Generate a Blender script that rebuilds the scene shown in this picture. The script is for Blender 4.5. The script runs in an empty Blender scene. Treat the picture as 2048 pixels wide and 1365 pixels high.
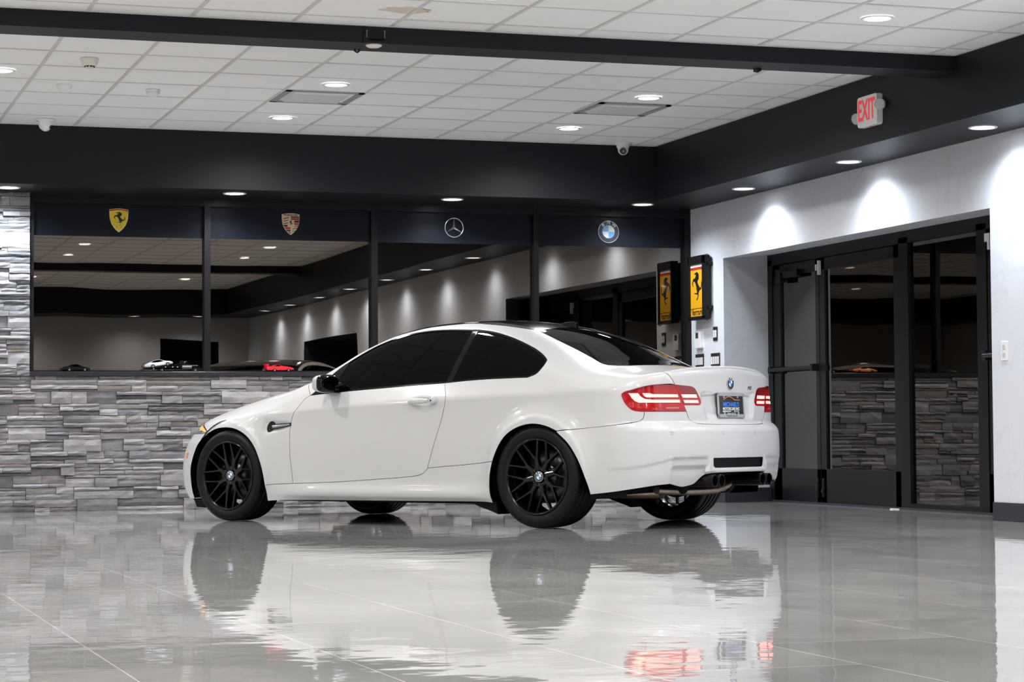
import bpy, math, random
import numpy as np
from mathutils import Vector, Matrix
from mathutils.geometry import delaunay_2d_cdt
random.seed(7)
sc = bpy.context.scene
COL = sc.collection
PI = math.pi

# ------------------------------------------------------------------ materials
MATS = {}
def mat(name, color=(.8, .8, .8), rough=.5, metal=0., coat=0., coat_rough=.03, emit=None, emit_s=0.,
        spec=.5, bump=None, ior=1.5, vary=None):
    if name in MATS:
        return MATS[name]
    m = bpy.data.materials.new(name); m.use_nodes = True
    nt = m.node_tree; b = nt.nodes['Principled BSDF']
    b.inputs['Base Color'].default_value = (*color, 1)
    b.inputs['Roughness'].default_value = rough
    b.inputs['Metallic'].default_value = metal
    b.inputs['Coat Weight'].default_value = coat
    b.inputs['Coat Roughness'].default_value = coat_rough
    b.inputs['Specular IOR Level'].default_value = spec
    b.inputs['IOR'].default_value = ior
    if emit:
        b.inputs['Emission Color'].default_value = (*emit, 1)
        b.inputs['Emission Strength'].default_value = emit_s
    tc = nt.nodes.new('ShaderNodeTexCoord')
    if vary:   # (scale, amount): soft mottling of the surface colour
        n = nt.nodes.new('ShaderNodeTexNoise'); n.inputs['Scale'].default_value = vary[0]
        n.inputs['Detail'].default_value = 6
        nt.links.new(tc.outputs['Object'], n.inputs['Vector'])
        mx = nt.nodes.new('ShaderNodeMix'); mx.data_type = 'RGBA'
        mx.inputs[6].default_value = (*[c * (1 - vary[1]) for c in color], 1)
        mx.inputs[7].default_value = (*[min(1, c * (1 + vary[1])) for c in color], 1)
        nt.links.new(n.outputs['Fac'], mx.inputs[0]); nt.links.new(mx.outputs[2], b.inputs['Base Color'])
    if bump:   # (scale, strength, distance)
        n = nt.nodes.new('ShaderNodeTexNoise'); n.inputs['Scale'].default_value = bump[0]
        n.inputs['Detail'].default_value = 4
        nt.links.new(tc.outputs['Object'], n.inputs['Vector'])
        bp = nt.nodes.new('ShaderNodeBump'); bp.inputs['Strength'].default_value = bump[1]
        bp.inputs['Distance'].default_value = bump[2]
        nt.links.new(n.outputs['Fac'], bp.inputs['Height']); nt.links.new(bp.outputs['Normal'], b.inputs['Normal'])
    MATS[name] = m
    return m

navy = mat('navy_black_paint', (.0078, .0096, .0132), .5, spec=.25, bump=(60, .05, .01))
navy_film = mat('navy_glass_film', (.0045, .0065, .0125), .35, spec=.2)
frame_black = mat('black_aluminium', (.004, .004, .005), .38, spec=.3)
frame_bronze = mat('dark_door_aluminium', (.0062, .006, .0066), .38, spec=.3)
wall_white = mat('white_wall_paint', (.66, .68, .72), .6, bump=(40, .06, .01))
wall_grey = mat('warm_grey_wall_paint', (.46, .44, .43), .65)
wall_pale = mat('pale_bounce_wall_paint', (.80, .79, .77), .65)  # unseen left wall only, kept pale to bounce light onto the car side
tile_mat = mat('ceiling_tile_white', (.85, .84, .825), .85, bump=(220, .10, .002), vary=(1.3, .02))
grid_mat = mat('ceiling_grid_metal', (.62, .60, .58), .5)
trim_white = mat('white_plastic', (.80, .80, .80), .35)
cream = mat('cream_plastic', (.74, .70, .62), .4)
granite = mat('black_granite', (.020, .021, .024), .22, vary=(55, .7))
base_dark = mat('charcoal_baseboard_paint', (.024, .027, .034), .4)
chrome = mat('chrome', (.75, .75, .77), .08, 1.)
dark_metal = mat('dark_metal', (.05, .05, .052), .35, .8)
void = mat('unlit_void_black', (.004, .004, .004), .9)
black_gloss = mat('gloss_black_trim', (.0015, .0015, .002), .08, spec=.35)
rubber = mat('tyre_rubber', (.0032, .0032, .0038), .5, spec=.22, bump=(90, .15, .002))
wheel_black = mat('gloss_black_alloy', (.0018, .0018, .002), .16, spec=.3, coat=.15, coat_rough=.05)
under_black = mat('underbody_black', (.0016, .0016, .0016), .6, spec=.15)
exh_black = mat('satin_black_exhaust', (.002, .002, .002), .3, .0, spec=.3)
steel = mat('burnt_steel_pipe', (.42, .34, .26), .28, 1., vary=(14, .5))
brake = mat('brake_iron', (.10, .10, .105), .35, .9)
lens_orange = mat('amber_lens', (.75, .22, .05), .2, coat=1., emit=(1, .3, .06), emit_s=.04)
glass_car = mat('tinted_car_glass', (.0008, .0009, .0012), .03, spec=.15, ior=1.4)
roof_carbon = mat('carbon_roof', (.003, .003, .0035), .12, spec=.35, coat=.2)
red_lens = mat('red_tail_lens', (.30, .003, .006), .12, coat=.6, emit=(.9, .006, .012), emit_s=.045)
red_lens_dark = mat('dark_red_tail_lens', (.22, .003, .006), .1, coat=1.)
red_glow = mat('lit_tail_bar', (1, .4, .3), .3, emit=(1., .30, .24), emit_s=.75)
lens_clear = mat('clear_reverse_lens', (.5, .12, .12), .15, coat=1.)

def paint():
    m = mat('pearl_white_paint', (.575, .575, .58), .36, coat=.6, coat_rough=.10, spec=.4)
    nt = m.node_tree; b = nt.nodes['Principled BSDF']
    lw = nt.nodes.new('ShaderNodeTexNoise'); lw.inputs['Scale'].default_value = 900
    bp = nt.nodes.new('ShaderNodeBump'); bp.inputs['Strength'].default_value = .03; bp.inputs['Distance'].default_value = .0005
    nt.links.new(lw.outputs['Fac'], bp.inputs['Height']); nt.links.new(bp.outputs['Normal'], b.inputs['Normal'])
    return m
white_paint = paint()

def window_glass(name, tint, amount, wav=1.0):
    """dark tinted pane: coloured mirror over a nearly black, slightly see-through body"""
    m = bpy.data.materials.new(name); m.use_nodes = True; nt = m.node_tree
    for n in list(nt.nodes): nt.nodes.remove(n)
    out = nt.nodes.new('ShaderNodeOutputMaterial'); g = nt.nodes.new('ShaderNodeBsdfGlossy')
    g.inputs['Color'].default_value = (*tint, 1); g.inputs['Roughness'].default_value = .004
    tr = nt.nodes.new('ShaderNodeBsdfTransparent'); tr.inputs['Color'].default_value = (.10, .095, .09, 1)
    mx = nt.nodes.new('ShaderNodeMixShader')
    fr = nt.nodes.new('ShaderNodeFresnel'); fr.inputs['IOR'].default_value = 1.5
    ad = nt.nodes.new('ShaderNodeMath'); ad.operation = 'ADD'; ad.inputs[1].default_value = amount
    nt.links.new(fr.outputs[0], ad.inputs[0]); nt.links.new(ad.outputs[0], mx.inputs[0])
    nt.links.new(tr.outputs[0], mx.inputs[1]); nt.links.new(g.outputs[0], mx.inputs[2])
    tc = nt.nodes.new('ShaderNodeTexCoord'); no = nt.nodes.new('ShaderNodeTexNoise')
    no.inputs['Scale'].default_value = .9; no.inputs['Detail'].default_value = 1
    bp = nt.nodes.new('ShaderNodeBump'); bp.inputs['Strength'].default_value = 1; bp.inputs['Distance'].default_value = .0016 * wav
    nt.links.new(tc.outputs['Object'], no.inputs['Vector']); nt.links.new(no.outputs['Fac'], bp.inputs['Height'])
    nt.links.new(bp.outputs['Normal'], g.inputs['Normal'])
    nt.links.new(mx.outputs[0], out.inputs['Surface'])
    MATS[name] = m
    return m
pane_glass = window_glass('tinted_window_glass', (1., .87, .75), .13)
door_glass = window_glass('dark_door_glass', (1., .93, .88), .10, .8)

def floor_material():
    m = bpy.data.materials.new('polished_grey_floor_tile'); m.use_nodes = True; nt = m.node_tree
    b = nt.nodes['Principled BSDF']; N = nt.nodes.new; L = nt.links.new
    tc = N('ShaderNodeTexCoord')
    sep = N('ShaderNodeSeparateXYZ'); L(tc.outputs['Object'], sep.inputs[0])
    # tiles: .615 m wide along x, 1.23 m long along y, half-bond
    bk = N('ShaderNodeTexBrick')
    cmb = N('ShaderNodeCombineXYZ')
    ox = N('ShaderNodeMath'); ox.operation = 'ADD'; ox.inputs[1].default_value = -.89 + 6.15
    oy = N('ShaderNodeMath'); oy.operation = 'ADD'; oy.inputs[1].default_value = -10.93 + 24.6
    L(sep.outputs['X'], ox.inputs[0]); L(sep.outputs['Y'], oy.inputs[0])
    L(oy.outputs[0], cmb.inputs['X']); L(ox.outputs[0], cmb.inputs['Y'])
    L(cmb.outputs[0], bk.inputs['Vector'])
    bk.offset = .5; bk.offset_frequency = 2; bk.squash = 1
    bk.inputs['Scale'].default_value = 1; bk.inputs['Brick Width'].default_value = 1.23
    bk.inputs['Row Height'].default_value = .615; bk.inputs['Mortar Size'].default_value = .0024
    bk.inputs['Mortar Smooth'].default_value = .1
    bk.inputs['Color1'].default_value = (.285, .285, .280, 1); bk.inputs['Color2'].default_value = (.335, .335, .330, 1)
    bk.inputs['Mortar'].default_value = (.62, .60, .57, 1)
    # marble-like veins and clouds
    n1 = N('ShaderNodeTexNoise'); n1.inputs['Scale'].default_value = 1.6; n1.inputs['Detail'].default_value = 7
    n1.inputs['Distortion'].default_value = .8
    L(tc.outputs['Object'], n1.inputs['Vector'])
    cr = N('ShaderNodeValToRGB'); cr.color_ramp.elements[0].position = .3; cr.color_ramp.elements[1].position = .72
    cr.color_ramp.elements[0].color = (.82, .82, .82, 1); cr.color_ramp.elements[1].color = (1.16, 1.16, 1.16, 1)
    L(n1.outputs['Fac'], cr.inputs[0])
    mu = N('ShaderNodeMix'); mu.data_type = 'RGBA'; mu.blend_type = 'MULTIPLY'; mu.inputs[0].default_value = 1
    L(bk.outputs['Color'], mu.inputs[6]); L(cr.outputs[0], mu.inputs[7]); L(mu.outputs[2], b.inputs['Base Color'])
    b.inputs['Roughness'].default_value = .028; b.inputs['IOR'].default_value = 1.62
    b.inputs['Specular IOR Level'].default_value = .62
    # slight lippage between tiles and ripples of the polish
    n2 = N('ShaderNodeTexNoise'); n2.inputs['Scale'].default_value = 3.4; n2.inputs['Detail'].default_value = 2.5
    n2.inputs['Roughness'].default_value = .55
    L(tc.outputs['Object'], n2.inputs['Vector'])
    bp = N('ShaderNodeBump'); bp.inputs['Strength'].default_value = 1; bp.inputs['Distance'].default_value = .0014
    L(n2.outputs['Fac'], bp.inputs['Height']); 
    n3 = N('ShaderNodeTexNoise'); n3.inputs['Scale'].default_value = 16; n3.inputs['Detail'].default_value = 1
    L(tc.outputs['Object'], n3.inputs['Vector'])
    bp2 = N('ShaderNodeBump'); bp2.inputs['Strength'].default_value = 1; bp2.inputs['Distance'].default_value = .00010
    L(n3.outputs['Fac'], bp2.inputs['Height']); L(bp.outputs['Normal'], bp2.inputs['Normal'])
    L(bp2.outputs['Normal'], b.inputs['Normal'])
    MATS['floor'] = m
    return m
floor_mat = floor_material()

def stone_material():
    m = bpy.data.materials.new('ledger_stone'); m.use_nodes = True; nt = m.node_tree
    b = nt.nodes['Principled BSDF']; N = nt.nodes.new; L = nt.links.new
    at = N('ShaderNodeVertexColor'); at.layer_name = 'stone'
    tc = N('ShaderNodeTexCoord')
    mp = N('ShaderNodeMapping'); mp.inputs['Scale'].default_value = (4, 4, 14); L(tc.outputs['Object'], mp.inputs[0])
    n = N('ShaderNodeTexNoise'); n.inputs['Scale'].default_value = 1.4; n.inputs['Detail'].default_value = 8
    n.inputs['Roughness'].default_value = .62; L(mp.outputs[0], n.inputs['Vector'])
    cr = N('ShaderNodeValToRGB'); cr.color_ramp.elements[0].position = .30; cr.color_ramp.elements[1].position = .72
    cr.color_ramp.elements[0].color = (.72, .72, .73, 1); cr.color_ramp.elements[1].color = (1.2, 1.19, 1.19, 1)
    L(n.outputs['Fac'], cr.inputs[0])
    mu = N('ShaderNodeMix'); mu.data_type = 'RGBA'; mu.blend_type = 'MULTIPLY'; mu.inputs[0].default_value = 1
    L(at.outputs['Color'], mu.inputs[6]); L(cr.outputs[0], mu.inputs[7]); L(mu.outputs[2], b.inputs['Base Color'])
    b.inputs['Roughness'].default_value = .78
    n4 = N('ShaderNodeTexNoise'); n4.inputs['Scale'].default_value = 28; n4.inputs['Detail'].default_value = 5
    L(tc.outputs['Object'], n4.inputs['Vector'])
    bp = N('ShaderNodeBump'); bp.inputs['Strength'].default_value = .7; bp.inputs['Distance'].default_value = .006
    L(n4.outputs['Fac'], bp.inputs['Height']); L(bp.outputs['Normal'], b.inputs['Normal'])
    return m
stone_mat = stone_material()

# ------------------------------------------------------------------ mesh helpers
class MB:
    def __init__(s): s.v = []; s.f = []; s.sm = []; s.mi = []
    def add(s, vs, fs, smooth=False, mi=0):
        k = len(s.v); s.v += [tuple(map(float, p)) for p in vs]
        for f in fs: s.f.append([k + i for i in f]); s.sm.append(smooth); s.mi.append(mi)
        return s
    def box(s, lo, hi, mi=0):
        (a, b, c), (d, e, f) = lo, hi
        vs = [(a, b, c), (d, b, c), (d, e, c), (a, e, c), (a, b, f), (d, b, f), (d, e, f), (a, e, f)]
        return s.add(vs, [(0, 3, 2, 1), (4, 5, 6, 7), (0, 1, 5, 4), (1, 2, 6, 5), (2, 3, 7, 6), (3, 0, 4, 7)], mi=mi)
    def prism(s, poly, d, origin, ux, uy, smooth=False, mi=0, bevel=0.):
        """polygon (u,v) list in plane origin+u*ux+v*uy, extruded by vector d (with optional front chamfer)"""
        o = Vector(origin); ux = Vector(ux); uy = Vector(uy); d = Vector(d); n = len(poly)
        back = [o + ux * u + uy * v for u, v in poly]
        if bevel:
            cx = sum(p[0] for p in poly) / n; cy = sum(p[1] for p in poly) / n
            L = d.length
            mid = [p + d * (1 - bevel / L) for p in back]
            fr = []
            for u, v in poly:
                r = math.hypot(u - cx, v - cy); k = max(0, (r - bevel) / r) if r else 0
                fr.append(o + ux * (cx + (u - cx) * k) + uy * (cy + (v - cy) * k) + d)
            vs = back + mid + fr
            fs = [tuple(range(n))[::-1], tuple(range(2 * n, 3 * n))]
            for i in range(n):
                j = (i + 1) % n; fs += [(i, j, n + j, n + i), (n + i, n + j, 2 * n + j, 2 * n + i)]
        else:
            vs = back + [p + d for p in back]
            fs = [tuple(range(n))[::-1], tuple(range(n, 2 * n))] + [(i, (i + 1) % n, n + (i + 1) % n, n + i) for i in range(n)]
        return s.add(vs, fs, smooth, mi)
    def lathe(s, prof, seg=48, origin=(0, 0, 0), axis='z', closed=False, smooth=True, a0=0, a1=2 * PI, mi=0):
        """prof: list of (radius, height); axis z/y/x"""
        full = abs(a1 - a0 - 2 * PI) < 1e-6; n = len(prof); m = seg if full else seg + 1
        vs = []
        for i in range(m):
            a = a0 + (a1 - a0) * i / seg; c, sn = math.cos(a), math.sin(a)
            for r, h in prof:
                p = {'z': (r * c, r * sn, h), 'y': (r * c, h, r * sn), 'x': (h, r * c, r * sn)}[axis]
                vs.append((p[0] + origin[0], p[1] + origin[1], p[2] + origin[2]))
        fs = []
        for i in range(seg):
            j = (i + 1) % m
            for k in range(n if closed else n - 1):
                l = (k + 1) % n
                fs.append((i * n + k, j * n + k, j * n + l, i * n + l))
        return s.add(vs, fs, smooth, mi)
    def tube(s, pts, r, seg=12, caps=True, smooth=True, mi=0):
        pts = [Vector(p) for p in pts]; n = len(pts); vs = []
        rs = r if isinstance(r, (list, tuple)) else [r] * n
        up = Vector((0, 0, 1))
        for i, p in enumerate(pts):
            t = (pts[min(i + 1, n - 1)] - pts[max(i - 1, 0)]).normalized()
            a = t.cross(up if abs(t.z) < .95 else Vector((1, 0, 0))).normalized(); b = t.cross(a)
            for k in range(seg):
                w = 2 * PI * k / seg; vs.append(p + (a * math.cos(w) + b * math.sin(w)) * rs[i])
        fs = [(i * seg + k, i * seg + (k + 1) % seg, (i + 1) * seg + (k + 1) % seg, (i + 1) * seg + k) for i in range(n - 1) for k in range(seg)]
        s.add(vs, fs, smooth, mi)
        if caps:
            s.add(vs[:seg], [tuple(range(seg))[::-1]], False, mi); s.add(vs[-seg:], [tuple(range(seg))], False, mi)
        return s
    def build(s, name, material, parent=None, loc=None, normals_fix=True):
        me = bpy.data.meshes.new(name); me.from_pydata(s.v, [], s.f)
        ms = material if isinstance(material, (list, tuple)) else [material]
        for m in ms: me.materials.append(m)
        me.polygons.foreach_set('use_smooth', s.sm); me.polygons.foreach_set('material_index', s.mi)
        me.update()
        if normals_fix:
            import bmesh
            bm = bmesh.new(); bm.from_mesh(me); bmesh.ops.recalc_face_normals(bm, faces=bm.faces); bm.to_mesh(me); bm.free()
        o = bpy.data.objects.new(name, me); COL.objects.link(o)
        if parent: o.parent = parent
        if loc: o.location = loc
        return o

def tag(o, label=None, cat=None, group=None, kind=None):
    if label: o['label'] = label
    if cat: o['category'] = cat
    if group: o['group'] = group
    if kind: o['kind'] = kind
    return o
def empty(name, loc=(0, 0, 0), rz=0., label=None, cat=None, group=None, kind=None):
    o = bpy.data.objects.new(name, None); COL.objects.link(o); o.location = loc; o.rotation_euler = (0, 0, rz)
    o.empty_display_size = .05
    return tag(o, label, cat, group, kind)
def copy_tree(o, parent=None):
    c = o.copy(); COL.objects.link(c)
    if parent: c.parent = parent
    for ch in list(o.children): copy_tree(ch, c)
    return c
def bev(o, w=.004, seg=2, ang=35):
    m = o.modifiers.new('bevel', 'BEVEL'); m.width = w; m.segments = seg; m.limit_method = 'ANGLE'; m.angle_limit = math.radians(ang)
    return o
def text_mesh(name, body, size, material, parent, M, extrude=.001, align='CENTER', sx=1., shear=0., bold=0.):
    cu = bpy.data.curves.new(name, 'FONT'); cu.body = body; cu.size = size; cu.extrude = extrude
    cu.align_x = align; cu.align_y = 'CENTER'; cu.shear = shear; cu.offset = bold
    t = bpy.data.objects.new(name, cu); COL.objects.link(t)
    bpy.context.view_layer.update()
    me = bpy.data.meshes.new_from_object(t)
    bpy.data.objects.remove(t); bpy.data.curves.remove(cu)
    me.transform(M @ Matrix.Diagonal((sx, 1, 1, 1)))
    me.name = name; me.materials.clear(); me.materials.append(material)
    o = bpy.data.objects.new(name, me); COL.objects.link(o); o.parent = parent
    return o
def frame_mat(origin, ux, uy):
    ux = Vector(ux).normalized(); uy = Vector(uy).normalized(); n = ux.cross(uy)
    return Matrix(((ux.x, uy.x, n.x, origin[0]), (ux.y, uy.y, n.y, origin[1]), (ux.z, uy.z, n.z, origin[2]), (0, 0, 0, 1)))

# ------------------------------------------------------------------ room dimensions (metres)
ZS, ZC, ZC2 = 2.629, 3.106, 3.055            # soffit underside, ceiling behind the beam, ceiling before it
YF, YP, YS, YW = 18.326, 19.032, 18.93, 19.10  # soffit face, window plane, stone face, wall plane
XF, XW = 7.367, 7.962                        # right soffit face, right wall
XCOL, ZSILL = 2.072, 1.152
XL, YR = -4.6, -.75                          # unseen left wall, set close for bounce light, and wall behind the camera
BY0, BY1, BZ = 13.08, 13.37, 2.953           # beam
S = 'structure'
# floor
b = MB(); b.add([(XL - .2, YR - .2, 0), (9.6, YR - .2, 0), (9.6, 19.8, 0), (XL - .2, 19.8, 0)], [(0, 1, 2, 3)])
tag(b.build('floor', floor_mat), kind=S)
# ceiling: lay-in tiles as separate recessed faces in one mesh, and the grid of bars
def ceiling(name, x0, x1, y0, y1, z, gx, gy, step=.601):
    xs = [x0] + [gx + step * i for i in range(-40, 40) if x0 + .03 < gx + step * i < x1 - .03] + [x1]
    ys = [y0] + [gy + step * i for i in range(-40, 40) if y0 + .03 < gy + step * i < y1 - .03] + [y1]
    c = MB(); g = MB(); w = .012
    c.add([(x0, y0, z + .02), (x1, y0, z + .02), (x1, y1, z + .02), (x0, y1, z + .02)], [(0, 1, 2, 3)])
    for i in range(len(xs) - 1):
        for j in range(len(ys) - 1):
            dz = random.choice((.004, .004, .005, .006, .007)); tl = random.uniform(-.0015, .0015)
            a, bb, cc, d = xs[i] + .004, xs[i + 1] - .004, ys[j] + .004, ys[j + 1] - .004
            c.add([(a, cc, z + dz), (bb, cc, z + dz + tl), (bb, d, z + dz), (a, d, z + dz - tl)], [(0, 3, 2, 1)])
    for x in xs[1:-1]: g.box((x - w, y0, z), (x + w, y1, z + .012))
    for y in ys[1:-1]: g.box((x0, y - .008, z + .0005), (x1, y + .008, z + .012))
    g.box((x0, y0, z), (x0 + .02, y1, z + .01)); g.box((x1 - .02, y0, z - .002), (x1, y1, z + .01))
    g.box((x0, y1 - .02, z - .002), (x1, y1, z + .01)); g.box((x0, y0, z), (x1, y0 + .02, z + .01))
    tag(c.build(name, tile_mat, normals_fix=False), kind=S)
    tag(g.build('trim_1', grid_mat), kind=S)
ceiling('ceiling', XL, XF, BY1, YF, ZC, 1.755, 14.793)
ceiling('ceiling', XL, XF, 5.9, BY0, ZC2, 1.755, 12.84)
ceiling('ceiling', XL, XF, .35, 5.6, ZC2, 1.755, 5.2)
# roof slab above everything
b = MB(); b.box((XL - .3, YR - .3, 3.2), (9.8, 19.9, 3.3)); tag(b.build('ceiling', void), kind=S)
# water stain on the near ceiling: brownish blotch on one tile
stain = mat('water_stain', (.66, .56, .46), .9)
pts = []
for i in range(26):
    a = 2 * PI * i / 26; r = .10 * (1 + .5 * random.random()); pts.append((r * 1.1 * math.cos(a), r * .8 * math.sin(a)))
b = MB(); b.add([(3.50 + u, 12.55 + v, ZC2 - .0005 + .004) for u, v in pts], [tuple(range(26))[::-1]])
tag(b.build('trim_9', stain, normals_fix=False), kind=S)
# beam across the room and a second one near the camera side
for y0, y1, z in ((BY0, BY1, BZ), (5.6, 5.9, BZ)):
    b = MB(); b.box((XL, y0, z), (XF, y1, 3.2)); tag(b.build('trim_2', navy), kind=S)
# soffits
b = MB(); b.box((XL, YF, ZS), (XW + .05, YP + .4, 3.2)); tag(b.build('trim_3', navy), kind=S)
b = MB(); b.box((XF, YR, ZS), (XW + .05, YF, 3.2)); tag(b.build('trim_4', navy), kind=S)
b = MB(); b.box((XL, YR, ZS), (XF, .35, 3.2)); tag(b.build('trim_5', navy), kind=S)
b = MB(); b.box((XL, .35, ZS), (XL + .6, YF, 3.2)); tag(b.build('trim_6', navy), kind=S)
# right wall with the splayed door recess
AY1, AY0, ZA = 18.247, 13.696, 2.134
DX = 8.48; ZD = 2.125
b = MB()
def quad(m, *p): m.add(p, [(0, 1, 2, 3)])
quad(b, (XW, AY1, 0), (XW, YP + .1, 0), (XW, YP + .1, ZS + .02), (XW, AY1, ZS + .02))
quad(b, (XW, AY0, ZA), (XW, AY1, ZA), (XW, AY1, ZS + .02), (XW, AY0, ZS + .02))
# part between the recess and the far doorway (towards the camera)
OY1, OY0, OZ = 6.9, 3.6, 2.05
quad(b, (XW, OY1, 0), (XW, AY0, 0), (XW, AY0, ZS + .02), (XW, OY1, ZS + .02))
quad(b, (XW, OY0, OZ), (XW, OY1, OZ), (XW, OY1, ZS + .02), (XW, OY0, ZS + .02))
quad(b, (XW, YR, 0), (XW, OY0, 0), (XW, OY0, ZS + .02), (XW, YR, ZS + .02))
# recess: left jamb (splayed), head, right jamb
quad(b, (XW, AY1, 0), (DX + .06, 18.42, 0), (DX + .06, 18.42, ZD + .06), (XW, AY1, ZA))
quad(b, (XW, AY0, ZA), (XW, AY1, ZA), (DX + .06, 18.42, ZD + .06), (DX + .06, 12.60, ZD + .06))
quad(b, (XW, AY0, 0), (XW, AY0, ZA), (DX + .06, 12.60, ZD + .06), (DX + .06, 12.60, 0))
# marble-look wall finish
wm = wall_white
nt = wm.node_tree; bs = nt.nodes['Principled BSDF']
tcn = nt.nodes.new('ShaderNodeTexCoord'); nz = nt.nodes.new('ShaderNodeTexNoise'); nz.inputs['Scale'].default_value = .9
nz.inputs['Detail'].default_value = 8; nz.inputs['Distortion'].default_value = 1.6
nt.links.new(tcn.outputs['Object'], nz.inputs['Vector'])
cr = nt.nodes.new('ShaderNodeValToRGB'); e = cr.color_ramp.elements
e[0].position = .485; e[0].color = (.66, .68, .725, 1); e[1].position = .515; e[1].color = (.66, .68, .725, 1)
k = e.new(.5); k.color = (.62, .635, .67, 1)
nt.links.new(nz.outputs['Fac'], cr.inputs[0]); nt.links.new(cr.outputs[0], bs.inputs['Base Color'])
tag(b.build('wall_right', wall_white, normals_fix=False), kind=S)
# outside of the right openings: dark night beyond
b = MB(); b.box((9.1, 12.3, -.02), (9.15, 18.9, 3.1)); tag(b.build('wall_outside', void), kind=S)
b = MB(); b.box((9.2, OY0 - .5, -.02), (9.25, OY1 + .5, 3.1)); b.box((XW + .01, OY1, 0), (9.2, OY1 + .05, 2.4)); b.box((XW + .01, OY0 - .05, 0), (9.2, OY0, 2.4)); b.box((XW + .01, OY0, OZ), (9.2, OY1, OZ + .05))
tag(b.build('wall_passage', base_dark), kind=S)
# wall behind the camera (with a dark doorway and a picture), left wall
b = MB()
quad(b, (XL, YR, 0), (6.45, YR, 0), (6.45, YR, ZS + .02), (XL, YR, ZS + .02))
quad(b, (6.45, YR, 2.26), (7.45, YR, 2.26), (7.45, YR, ZS + .02), (6.45, YR, ZS + .02))
quad(b, (7.45, YR, 0), (XW, YR, 0), (XW, YR, ZS + .02), (7.45, YR, ZS + .02))
tag(b.build('wall_front', wall_grey, normals_fix=False), kind=S)
b = MB(); b.box((6.4, YR - .6, 0), (7.5, YR - .55, 2.4)); tag(b.build('door_5', void), kind=S)
b = MB()
quad(b, (XL, YR, 0), (XL, 19.2, 0), (XL, 19.2, ZS + .02), (XL, YR, ZS + .02))
tag(b.build('wall_left', wall_pale, normals_fix=False), kind=S)
# back wall: plain backing, then the ledger stone, sill and window wall
b = MB(); quad(b, (XL, YW, 0), (XW, YW, 0), (XW, YW, ZSILL), (XL, YW, ZSILL)); quad(b, (XL, YW, ZSILL), (XCOL, YW, ZSILL), (XCOL, YW, ZS), (XL, YW, ZS))
tag(b.build('wall_back', base_dark, normals_fix=False), kind=S)
# ---- ledger stone
STONES = MB(); SCOL = []
PAL = [(.33, .32, .325), (.28, .272, .277), (.36, .35, .35), (.30, .285, .282), (.34, .318, .315), (.25, .247, .253), (.38, .37, .368), (.31, .298, .303), (.33, .308, .305), (.27, .267, .265), (.40, .39, .388), (.22, .22, .226), (.29, .284, .29), (.33, .295, .28), (.36, .33, .32), (.17, .17, .176), (.42, .405, .40)]
def stone(x0, x1, z0, z1, y, col):
    """one split-faced stone: front face is a displaced grid, sides run back to the wall"""
    nx = max(2, int((x1 - x0) / .05)); nz = 2
    g = .0013; x0 += g; x1 -= g; z0 += g; z1 -= g
    base = len(STONES.v)
    vs = []
    tilt = random.uniform(-.008, .008); bow = random.uniform(0, .006)
    for j in range(nz + 1):
        for i in range(nx + 1):
            u, v = i / nx, j / nz
            edge = (i in (0, nx)) or (j in (0, nz))
            dx = 0 if i in (0, nx) else random.uniform(-.008, .008); dz = 0 if j in (0, nz) else random.uniform(-.004, .004)
            yy = y + tilt * (v - .5) - bow * math.sin(PI * v) + random.uniform(-.004, .004) + (.004 if edge else 0)
            jz = random.uniform(-.0015, .0015) if j in (0, nz) else 0
            vs.append((x0 + (x1 - x0) * u + dx, yy, z0 + (z1 - z0) * v + dz + jz))
    fs = []
    w = nx + 1
    for j in range(nz):
        for i in range(nx):
            a = j * w + i; fs.append((a, a + 1, a + w + 1, a + w))
    ring = [i for i in range(w)] + [j * w + nx for j in range(1, nz + 1)] + [nz * w + i for i in range(nx - 1, -1, -1)] + [j * w for j in range(nz - 1, 0, -1)]
    k = len(vs)
    vs += [(vs[i][0], YW, vs[i][2]) for i in ring]
    n = len(ring)
    for i in range(n):
        fs.append((ring[i], k + i, k + (i + 1) % n, ring[(i + 1) % n]))
    STONES.add(vs, fs)
    f_ = random.uniform(.88, 1.12); c = tuple(max(0, min(1, ch * f_ * .80 * random.uniform(.97, 1.03))) for ch in col)
    SCOL.extend([c] * len(vs))
def course(x0, x1, z0, z1):
    rowh = .0985; z = z0; r = 0
    while z < z1 - .01:
        h = min(rowh, z1 - z); x = x0 - random.uniform(0, .3)
        while x < x1:
            L = random.choice((.22, .30, .36, .45, .52)) * random.uniform(.9, 1.1)
            xa, xb = max(x, x0), min(x + L, x1)
            if x1 - xb < .08: xb = x1
            if xb - xa > .02:
                n = random.choice((1, 2, 2, 2, 3, 3)) if h > .07 else 1
                cuts = sorted(random.uniform(.22, .78) for _ in range(n - 1)); 
                if n == 3: cuts = [random.uniform(.22, .4), random.uniform(.6, .78)]
                cuts = [0] + cuts + [1]
                for a, c in zip(cuts[:-1], cuts[1:]):
                    xs = [xa, xb]
                    if xb - xa > .2 and random.random() < .6: xs.insert(1, xa + (xb - xa) * random.uniform(.3, .7))
                    for p, q2 in zip(xs[:-1], xs[1:]):
                        d = random.choice((0, .004, .010, .016, .024, .030))
                        stone(p, q2, z + h * a, z + h * c, YS + .014 - d + .012, random.choice(PAL))
            x += L
            if xb == x1: break
        z += h; r += 1
course(-1.6, XW, 0.0, ZSILL - .038)
course(-1.6, XCOL, ZSILL - .038, ZS)
so = STONES.build('wall_back', stone_mat, normals_fix=False); tag(so, kind=S)
ca = so.data.color_attributes.new('stone', 'FLOAT_COLOR', 'POINT')
ca.data.foreach_set('color', np.array([(*c, 1) for c in SCOL], 'f').ravel())
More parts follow.
